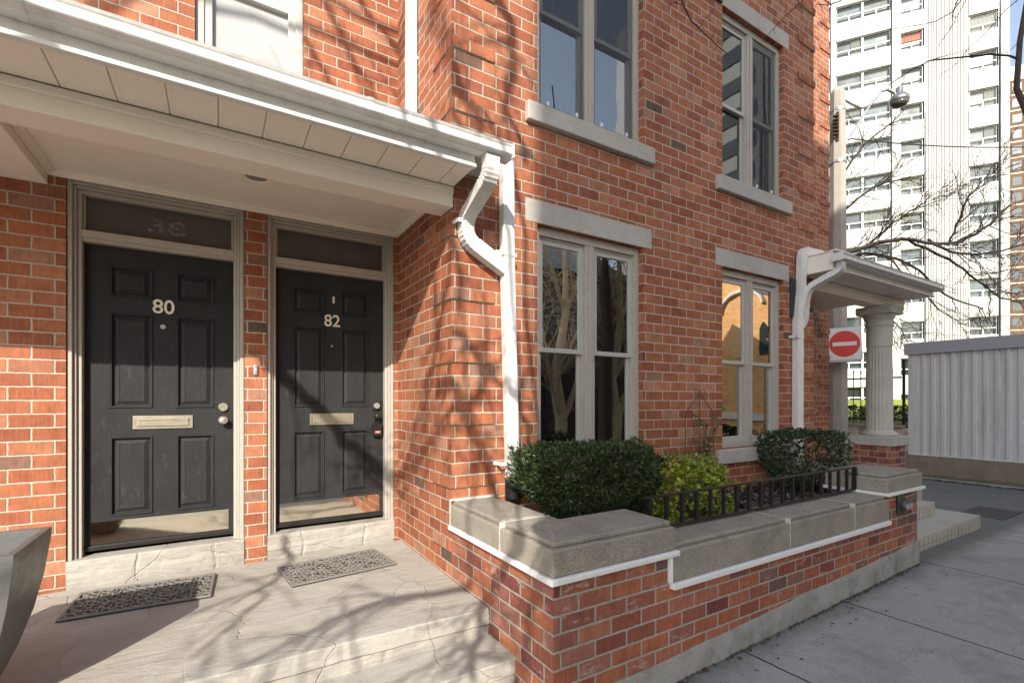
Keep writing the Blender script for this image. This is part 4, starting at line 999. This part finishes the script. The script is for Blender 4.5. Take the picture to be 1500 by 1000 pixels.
# street tree at the right, a few boughs hang into view
q0 = Vector((6.6, -1.2, -.55))
hangs = []
def hang(u0, v0, d0, u1, v1, d1, r): a, b = at(u0, v0, d0), at(u1, v1, d1); return (a, b - a, (b - a).length, r)
rt2 = empty('bare_tree', q0, 'bare street tree at the right edge whose thin branches hang into view at the top', 'tree', 'bare trees')
a, b = MB(), MB(); rr = random.Random(21)
a.tube([q0, (6.6, -1.15, 2), (6.4, -1.0, 3.2), (6.0, -.6, 4.2), at(1620, 330, 5.2), at(1515, 190, 5.2), at(1489, 130, 5.2), at(1494, 60, 5.2), at(1515, -60, 5.2), at(1560, -260, 5.2)], [.15, .13, .11, .08, .035, .030, .027, .024, .022, .012], 8, cap=False)
for pts, r in (([(1489, 86), (1478, 82), (1450, 80), (1400, 85), (1362, 89), (1335, 103), (1301, 125)], .012), ([(1362, 89), (1385, 82), (1418, 74)], .004), ([(1500, -8), (1470, 18), (1445, 48), (1420, 70), (1400, 95), (1378, 110)], .005), ([(1412, -5), (1395, 18), (1370, 32), (1340, 38), (1300, 44)], .006), ([(1404, -5), (1397, 15), (1394, 40), (1385, 52), (1373, 70)], .005), ([(1415, 0), (1400, 28), (1394, 40)], .004), ([(1494, 60), (1478, 76), (1468, 78)], .004), ([(1490, 120), (1476, 150), (1472, 152)], .003)):
    b.tube([at(u, v, 5.2) for u, v in pts], [r * (1 - .6 * k_ / (len(pts) - 1)) for k_ in range(len(pts))], 5)
    for k_ in range(1, len(pts)):
        for _ in range(2):
            t = rr.random(); p0 = at(*pts[k_ - 1], 5.2).lerp(at(*pts[k_], 5.2), t)
            grow(b, p0, Vector((rr.gauss(0, 1), rr.gauss(0, 1), rr.gauss(0, 1))), .06, .0025, 4, rr, 4, minr=.0018)
for pts, r in (([(985, -40), (1001, 8), (1012, 30), (1024, 42), (1045, 62), (1068, 82)], .007), ([(1024, 42), (1032, 30), (1040, 22)], .003), ([(1001, 8), (988, 3), (978, 10)], .003), ([(1190, -30), (1175, 2), (1150, 25), (1135, 40), (1122, 55)], .004), ([(1250, -20), (1230, 2), (1213, 8), (1195, 6)], .005), ([(985, -40), (1060, -120), (1200, -220), (1400, -280), (1560, -260)], .016)):
    b.tube([at(u, v, 3.4 if max(x for x, _ in pts) < 1300 else 4.2) for u, v in pts], [r * (1 - .6 * k_ / (len(pts) - 1)) for k_ in range(len(pts))], 5)
    if r < .01:
        for k_ in range(1, len(pts)):
            for _ in range(3):
                t = rr.random(); p0 = at(*pts[k_ - 1], 3.4).lerp(at(*pts[k_], 3.4), t)
                grow(b, p0, Vector((rr.gauss(0, 1), rr.gauss(0, 1), rr.gauss(0, 1))), .05, .002, 4, rr, 4, minr=.0016)
lin(a.obj('trunk', 'bark', rt2, smooth=True)); lin(b.obj('crown', 'twig', rt2))
# street tree behind the viewer: its bare crown shades the doors and the bay
q0 = Vector((-5.65, -2.4, -.6)); rr = random.Random(17)
def boughs(mb, specs, rr, maxl=3, per=7, L=1.2, cr=.012, **kw):
    for pts, r in specs:
        pts = [Vector(p) for p in pts]; fine = []
        for k_ in range(len(pts) - 1):
            a, b = pts[k_], pts[k_ + 1]; pa_, pb_ = pts[max(k_ - 1, 0)], pts[min(k_ + 2, len(pts) - 1)]
            for t in (0, .25, .5, .75):
                q = a * (1 - t) ** 2 * (1 + 2 * t) + b * t * t * (3 - 2 * t) + (b - pa_) * .5 * t * (1 - t) ** 2 - (pb_ - a) * .5 * t * t * (1 - t)
                fine.append(q + Vector((rr.gauss(0, .02), rr.gauss(0, .02), rr.gauss(0, .02))))
        fine.append(pts[-1]); n = len(fine); rs = [max(.005, r * (1 - .62 * k_ / (n - 1))) for k_ in range(n)]
        mb.tube(fine, rs, 6, cap=False)
        for _ in range(per * (len(pts) - 1)):
            t = rr.uniform(.12, .99) * (n - 1); k_ = int(t); q = fine[k_].lerp(fine[k_ + 1], t - k_); ld = (fine[k_ + 1] - fine[k_]).normalized()
            ax = Vector((rr.gauss(0, 1), rr.gauss(0, 1), rr.gauss(0, 1))); nd = (ld + (ax - ld * ax.dot(ld)).normalized() * rr.uniform(.5, 1.1)).normalized()
            grow(mb, q, nd, L * rr.uniform(.4, 1.1), min(cr, rs[k_] * .6), 1, rr, maxl, **kw)
root = empty('bare_tree', q0, 'bare street tree across the pavement from the two black doors', 'tree', 'bare trees')
a, b = MB(), MB(); a.tube([q0, q0 + Vector((0, 0, 3)), q0 + Vector((.1, .1, 6)), q0 + Vector((.4, .1, 7.0))], [.16, .14, .11, .08], 9, cap=False)
sp = [
([(-2.86, -1.06, 4.98), (-2.69, -1.06, 4.82), (-2.49, -1.06, 4.58), (-2.21, -1.06, 4.31), (-2.03, -1.06, 4.14), (-1.94, -1.46, 4.22), (-1.94, -1.90, 4.47), (-1.94, -2.21, 4.64), (-1.79, -2.28, 4.79), (-1.58, -2.28, 5.03)], 0.034),
([(-1.81, -1.83, 4.74), (-1.79, -2.08, 4.67), (-1.67, -2.08, 4.44), (-1.54, -2.08, 4.13), (-1.46, -2.14, 3.90)], 0.028),
([(-1.78, -2.08, 5.10), (-1.67, -2.08, 4.97), (-1.51, -2.08, 4.84), (-1.28, -2.08, 4.55), (-1.20, -2.08, 4.15)], 0.022),
([(-2.18, -2.61, 5.77), (-2.18, -2.43, 5.47), (-2.18, -2.23, 5.08), (-2.18, -1.86, 4.70), (-2.18, -1.70, 4.23)], 0.020),
([(-1.59, -2.57, 3.67), (-1.56, -2.34, 3.39), (-1.56, -2.16, 3.17), (-1.61, -2.16, 2.99), (-1.83, -2.50, 2.99)], 0.024),
([(-1.32, -2.41, 3.67), (-1.56, -2.70, 3.46), (-1.56, -2.58, 3.15), (-1.56, -2.54, 2.93)], 0.024),
([(-2.01, -2.68, 3.73), (-2.55, -2.59, 3.73), (-2.80, -2.65, 3.73), (-3.09, -2.82, 3.73)], 0.020),
([(-3.06, -1.59, 4.02), (-3.32, -2.30, 4.02), (-3.50, -2.78, 4.02), (-3.70, -3.15, 4.02)], 0.014),
([(-1.94, -1.90, 7.67), (-1.94, -2.15, 7.22), (-1.90, -2.28, 6.88), (-1.74, -2.28, 6.61), (-1.61, -2.28, 6.12)], 0.032),
([(-1.43, -2.08, 7.43), (-1.33, -2.08, 7.13), (-1.37, -2.08, 6.73), (-1.23, -2.08, 6.33)], 0.030),
([(-3.06, -1.97, 8.50), (-2.80, -1.97, 8.17), (-2.57, -1.97, 7.80)], 0.024),
([(-2.77, -1.97, 8.63), (-2.51, -1.97, 8.39), (-2.38, -1.97, 8.24)], 0.020),
([(-3.18, -1.97, 8.13), (-3.01, -1.97, 7.93), (-2.90, -1.97, 7.69)], 0.016)]
for pts, r in sp:                      # the boughs leave the trunk high and droop towards the house
    p0 = Vector(pts[0]); zt_ = max(p0.z + .9, 6.9); h0 = Vector((-5.2, -2.35, min(7.0, zt_ - .6)))
    pre = [h0, Vector((-4.2, -2.2, zt_)), Vector((p0.x - .45, p0.y * .8 - .4, zt_ - .1)), Vector((p0.x - .05, p0.y, p0.z + (zt_ - p0.z) * .45)), p0]
    boughs(b, [(pre, r * 1.15)], rr, 2, 0, .4, .008)
    rr2 = random.Random(int(p0.x * 100))
    n_ = len(b.v); boughs(b, [(pts, r * 1.55)], rr, 3, 4, .55, .012, up=.02, spread=.6, kids=(1, 3), bend_=.2, minr=.0045)
lin(a.obj('trunk', 'bark', root, smooth=True)); lin(b.obj('crown', 'twig', root))
# bare tree behind the porch: trunk hidden by the bay, boughs spreading to the right
D = 15.0; t0 = at(1196, 690, D); rr = random.Random(23)
root = empty('bare_tree', (t0.x, t0.y, -.5), 'spreading bare tree behind the column porch in front of the white tower', 'tree', 'bare trees')
a, b = MB(), MB(); a.tube([Vector((t0.x, t0.y, -.5)), Vector((t0.x + .05, t0.y, 2)), at(1200, 420, D), at(1205, 330, D)], [.2, .17, .15, .10], 9, cap=False)
def A(*l): return [at(u, v, D + dz) for u, v, dz in l]
sp = [(A((1203, 385, 0), (1260, 364, -.3), (1320, 350, -.6), (1390, 357, -1), (1440, 335, -1.2), (1480, 300, -1.4)), .075),
      (A((1330, 351, -.6), (1390, 380, -.4), (1430, 410, 0), (1480, 440, .3), (1515, 436, .5)), .045),
      (A((1203, 395, 0), (1265, 372, .5), (1330, 385, .9), (1385, 430, 1.2), (1440, 452, 1.4)), .055),
      (A((1205, 340, 0), (1245, 300, .6), (1290, 270, 1), (1330, 262, 1.2)), .045), (A((1205, 335, 0), (1240, 250, .3), (1285, 195, .5), (1320, 175, .6)), .04),
      (A((1390, 357, -1), (1405, 320, -1.3), (1420, 285, -1.6), (1450, 255, -1.8)), .035), (A((1360, 352, -.8), (1410, 372, -1.4), (1470, 365, -1.8), (1530, 345, -2)), .04),
      (A((1300, 378, .7), (1345, 420, .8), (1375, 455, .9), (1420, 478, 1)), .03), (A((1270, 362, -.3), (1310, 325, -.9), (1350, 300, -1.3), (1365, 285, -1.4)), .03), (A((1215, 420, 0), (1270, 440, .3), (1310, 470, .4), (1330, 500, .4)), .03)]
boughs(b, sp, rr, 3, 5, 1.05, .016, up=.06, spread=.62, kids=(2, 4), bend_=.22, minr=.0075)
lin(a.obj('trunk', 'bark', root, smooth=True)); lin(b.obj('crown', 'twig', root))

# ------------------------------------------------------------------ white tower, brown block
DR, DD = .917, -.399
o0 = at(1340, 613, 37.0); tw_rot = math.atan2(DD * CT - DR * ST, DR * CT + DD * ST)
tower = empty('apartment_tower', (o0.x, o0.y, -.5), 'tall white apartment tower with stacked window bands and a ribbed panel', 'apartment tower', rz=tw_rot)
def tt(u): k_ = (u - 750) / 705; return (37 * k_ - 37 * (590 / 705)) / (DR - DD * k_)
def zz(v, u): return CAMH + (587 - v) / 705 * (37 + DD * tt(u)) + .5
HT = 48
m = MB(); T = tt
m.box(T(1050), T(1478), .45, 18, 0, HT)
for a, b, pr in ((1306.5, 1318.5, -.10), (1465.5, 1478, -.12), (1217, 1224, -.08)): m.box(T(a), T(b), pr, .449, 0, HT)
xs_, xe = T(1357), T(1419.5); nfl = 16; wdt = (xe - xs_) / nfl
for i in range(nfl): m.box(xs_ + i * wdt, xs_ + (i + .72) * wdt, .0, .30, 0, HT); 
m.box(xs_, xe, .301, .449, 0, HT)
bands = [('a', 1224.5, 1306, 28.75), ('b', 1319, 1354.5, 28.15), ('c', 1420, 1464, 25.45), ('d', 1120, 1216.5, 28.9)]
for nm, a, b, zb in bands:
    zb += .5
    zb0 = zb - 2.8 * math.floor(zb / 2.8)
    z = zb0 - 2.8
    while z < HT - 1:
        z0s, z1s = max(0, z + 1.36), z + 2.8
        if z1s > 0: m.box(T(a) + .02, T(b) - .02, .06, .448, z0s, min(HT, z1s))
        z += 2.8
lo = m.obj('wall', 'tower', tower)
for u in (1306.2, 1318.8, 1355.6, 1464.6):
    mm_ = MB(); mm_.box(T(u) - .05, T(u) + .05, .055, .30, 0, HT); mm_.obj('dark_joint', 'farglass', tower)
wr_ = random.Random(3)
for nm, a, b, zb in bands:
    zb += .5; zb0 = zb - 2.8 * math.floor(zb / 2.8); z = zb0; nlev = 0
    while z < 34.5:
        x0, x1 = T(a) + .03, T(b) - .03; npan = 2 if nm in 'ad' else 1
        for kk in range(npan):
            xa, xb = x0 + (x1 - x0) * kk / npan + .02, x0 + (x1 - x0) * (kk + 1) / npan - .02; h_ = 1.36; xm = (xa + xb) / 2
            fm = MB(); g_ = .045; y0, y1 = .20, .27
            fm.box(xa, xa + g_, y0, y1, z, z + h_); fm.box(xb - g_, xb, y0, y1, z, z + h_); fm.box(xa, xb, y0, y1, z, z + g_); fm.box(xa, xb, y0, y1, z + h_ - g_, z + h_); fm.box(xa + g_, xb - g_, y0 - .01, y1, z + .47, z + .55); fm.box(xm - .03, xm + .03, y0, y1, z + g_, z + .47)
            fo = fm.obj('window', 'trim', tower)
            MB().face([(xa + g_, .24, z + g_), (xb - g_, .24, z + g_), (xb - g_, .24, z + h_ - g_), (xa + g_, .24, z + h_ - g_)]).obj('pane', 'farpane', fo)
            MB().face([(xa, .445, z), (xb, .445, z), (xb, .445, z + h_), (xa, .445, z + h_)]).obj('room', 'farglass' if wr_.random() < .6 else 'farglass_blue', fo)
            if wr_.random() < .33:
                cu = MB(); side = wr_.choice((0, 1, 2)); ca, cb = (xa, xa + (xb - xa) * .42) if side == 0 else (xb - (xb - xa) * .42, xb) if side == 1 else (xa, xb)
                if wr_.random() < .35: ca, cb, zl = xa, xb, z + wr_.uniform(.5, 1.0)
                else: zl = z + .05
                ns = 14
                for j in range(ns):
                    p0, p1 = ca + (cb - ca) * j / ns, ca + (cb - ca) * (j + 1) / ns
                    cu.face([(p0, .36 + .03 * (j % 2), zl), (p1, .36 + .03 * ((j + 1) % 2), zl), (p1, .36 + .03 * ((j + 1) % 2), z + h_), (p0, .36 + .03 * (j % 2), z + h_)])
                cu.obj('curtain', 'redcurtain' if (nm == 'b' and 27 < z < 30.3) else 'curtain', fo)
        z += 2.8
bb = at(1479, 613, 86); br_ = empty('brown_apartment_block', (bb.x, bb.y, -.5), 'distant brown brick apartment block with pale floor lines behind the white tower', 'apartment block', rz=tw_rot)
m = MB(); m.box(-6, 22, 0, 15, 0, 58.5); m.obj('wall', 'brown_brick', br_); m = MB(); m.box(-6.1, 22.1, -.1, 15, 58.51, 61.0); m.obj('parapet', 'parapet', br_)
sl_ = MB()
for i in range(2, 21): sl_.box(-6, 22, -.05, -.002, i * 2.79, i * 2.79 + .22)
sl_.obj('floor_line', 'parapet', br_)
for i in range(5, 21):
    for x in (.35, 3.0):
        m = MB(); m.box(x, x + 1.25, -.04, -.003, i * 2.79 + .75, i * 2.79 + 2.2); m.obj('window', 'farglass_blue' if i > 14 else 'farglass', br_)

# ------------------------------------------------------------------ across the street (shade and reflections)
sb = empty('opposite_apartment_block', (-3, -20, -.6), 'tall pale apartment block across the street', 'apartment block')
m = MB(); m.box(-8.6, 2, -26, -14, -.8, 18.2); lin(m.obj('wall', 'parapet', sb))
for i in range(5):
    for j in range(6):
        x, z = -7.5 + i * 1.9, .8 + j * 2.9; m = MB(); m.box(x, x + 1.2, -13.998, -13.95, z, z + 1.5); lin(m.obj('window', 'farglass', sb))
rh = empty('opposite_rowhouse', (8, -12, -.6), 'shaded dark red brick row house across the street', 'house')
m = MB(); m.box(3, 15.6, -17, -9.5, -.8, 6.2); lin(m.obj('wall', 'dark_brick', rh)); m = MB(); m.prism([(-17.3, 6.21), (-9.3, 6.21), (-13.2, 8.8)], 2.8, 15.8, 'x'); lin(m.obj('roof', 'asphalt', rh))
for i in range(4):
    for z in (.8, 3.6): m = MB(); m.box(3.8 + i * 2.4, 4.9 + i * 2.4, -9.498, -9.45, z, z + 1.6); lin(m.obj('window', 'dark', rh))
oh = empty('opposite_orange_house', (20, -5, -.6), 'sunlit orange brick house at the far corner across the street', 'house')
m = MB(); m.box(19, 27, -16, -2.5, -.8, 7.5); lin(m.obj('wall', 'brick_orange', oh)); m = MB(); m.box(18.8, 27.2, -16.2, -2.3, 7.501, 7.9); lin(m.obj('roof', 'trim', oh))
for y in (-15, -12.5, -10):
    for z in (.6, 3.8): m = MB(); m.box(18.95, 18.998, y, y + 1.1, z, z + 1.7); lin(m.obj('window', 'farglass', oh)); m = MB(); m.box(18.93, 18.997, y - .1, y + 1.2, z - .2, z - .003); lin(m.obj('sill', 'trim', oh))
for i, (x, y, sd) in enumerate(((7.9, -4.4, 41), (10.1, -4.6, 43))):
    q0 = Vector((x, y, -.6)); tk = [q0, q0 + Vector((.05, 0, 1)), q0 + Vector((-.15, 0, 2.2)), q0 + Vector((.1, .1, 4)), q0 + Vector((.0, .1, 6))]
    root = empty('bare_tree', q0, ['bare pale street tree in front of the opposite row house', 'bare pale street tree between the opposite houses'][i], 'tree', 'bare trees'); rr = random.Random(sd)
    a, b = MB(), MB(); a.tube(tk, [.20, .16, .15, .10, .05], 9, cap=False); a.tube([tk[1], tk[1] + Vector((.5, .1, 1.2)), tk[1] + Vector((.7, .2, 3.2))], [.10, .085, .04], 8, cap=False)
    sp = [([tk[k_], tk[k_] + Vector((dx * .5, dy * .5, .9)), tk[k_] + Vector((dx, dy, 2.0)), tk[k_] + Vector((dx * 1.3, dy, 3.2))], .05) for k_, dx, dy in ((2, 1.6, .2), (2, -1.5, .3), (3, 1.2, -.4), (3, -1.3, .5), (1, -1.0, .6), (2, .4, .9))]
    boughs(b, sp, rr, 3, 6, 1.3, .02, up=.06, spread=.65, kids=(2, 4), bend_=.22, minr=.007)
    lin(a.obj('trunk', 'bark_tan', root, smooth=True)); lin(b.obj('crown', 'twig_tan', root))
m = MB(); m.tube([(18.96, -6.5 + 1.25 * math.cos(t), 5.0 + .75 * math.sin(t)) for t in [math.pi * k_ / 16 for k_ in range(17)]], .11, 6); lin(m.obj('arch_moulding', 'trim', oh))
m = MB(); m.prism([(-6.85, 2.9), (-6.15, 2.9), (-6.15, 3.9), (-6.25, 4.15), (-6.5, 4.3), (-6.75, 4.15), (-6.85, 3.9)], 18.955, 18.998, 'x'); lin(m.obj('blind_arch', 'gold', oh))
m = MB(); m.prism([(-5.4, 2.9), (-5.0, 2.9), (-5.0, 4.0), (-5.2, 4.25), (-5.4, 4.0)], 18.955, 18.998, 'x'); lin(m.obj('window', 'farglass', oh))
oh.rotation_euler = (0, 0, 0)
m = MB(); m.box(18.9, 18.998, -16, -2.5, .2, .45); lin(m.obj('string_course', 'trim', oh))
bpy.context.view_layer.update(); oh.rotation_euler = (0, 0, R(15))
wt = empty('opposite_white_tower', (46, -22, -.6), 'white apartment tower with dark window bands far across the street', 'apartment tower')
m = MB(); m.box(42, 56, -38, -10, -.8, 46); lin(m.obj('wall', 'tower', wt))
for k_ in range(15):
    for y in (-36, -30, -24, -18):
        m = MB(); m.box(41.9, 41.998, y, y + 4, 1.2 + k_ * 2.9, 2.6 + k_ * 2.9); lin(m.obj('window', 'farglass', wt))

# dry leaves along walls and kerb
lt = MB(); rr = random.Random(9)
for _ in range(900):
    if rr.random() < .55: x = rr.uniform(1.6, 5.3); y = 1.768 - abs(rr.gauss(0, .018)) - (rr.random() < .12) * rr.uniform(0, .25); z = zwalk(x) + .004
    else: y = rr.uniform(-1, 5); x = 11.70 - abs(rr.gauss(0, .08)); z = zwalk(x) + .0
    a_ = rr.uniform(0, 6.28); L = rr.uniform(.004, .018) if x < 6 else rr.uniform(.015, .05); dx, dy = math.cos(a_) * L, math.sin(a_) * L
    lt.face([(x - dx, y - dy, z), (x + dy * .5, y - dx * .5, z + L * .4), (x + dx, y + dy, z + .002), (x - dy * .5, y + dx * .5, z + L * .25)])
tag(lt.obj('leaf_litter', 'litter'), 'dry leaf crumbs along the foot of the garden wall and the lane kerb', 'leaf litter', kind='stuff')
# street grate
M['iron_worn'] = simple('worn_iron', (.060, .052, .045), .7, .3, 14)
sgp = empty('street_grate', (8.62, 2.12, zwalk(8.62) + .0), 'worn iron drain grate set in the lane pavement near the steps', 'drain grate')
m = MB(); 
for i in range(9): m.box(-.62 + i * .15, -.50 + i * .15, -.3, .3, .002, .010)
m.box(-.66, .72, -.34, -.3, .002, .012); m.box(-.66, .72, .3, .34, .002, .012); m.obj('bars', 'iron_worn', sgp)
sgp.scale = (.62, .62, 1)
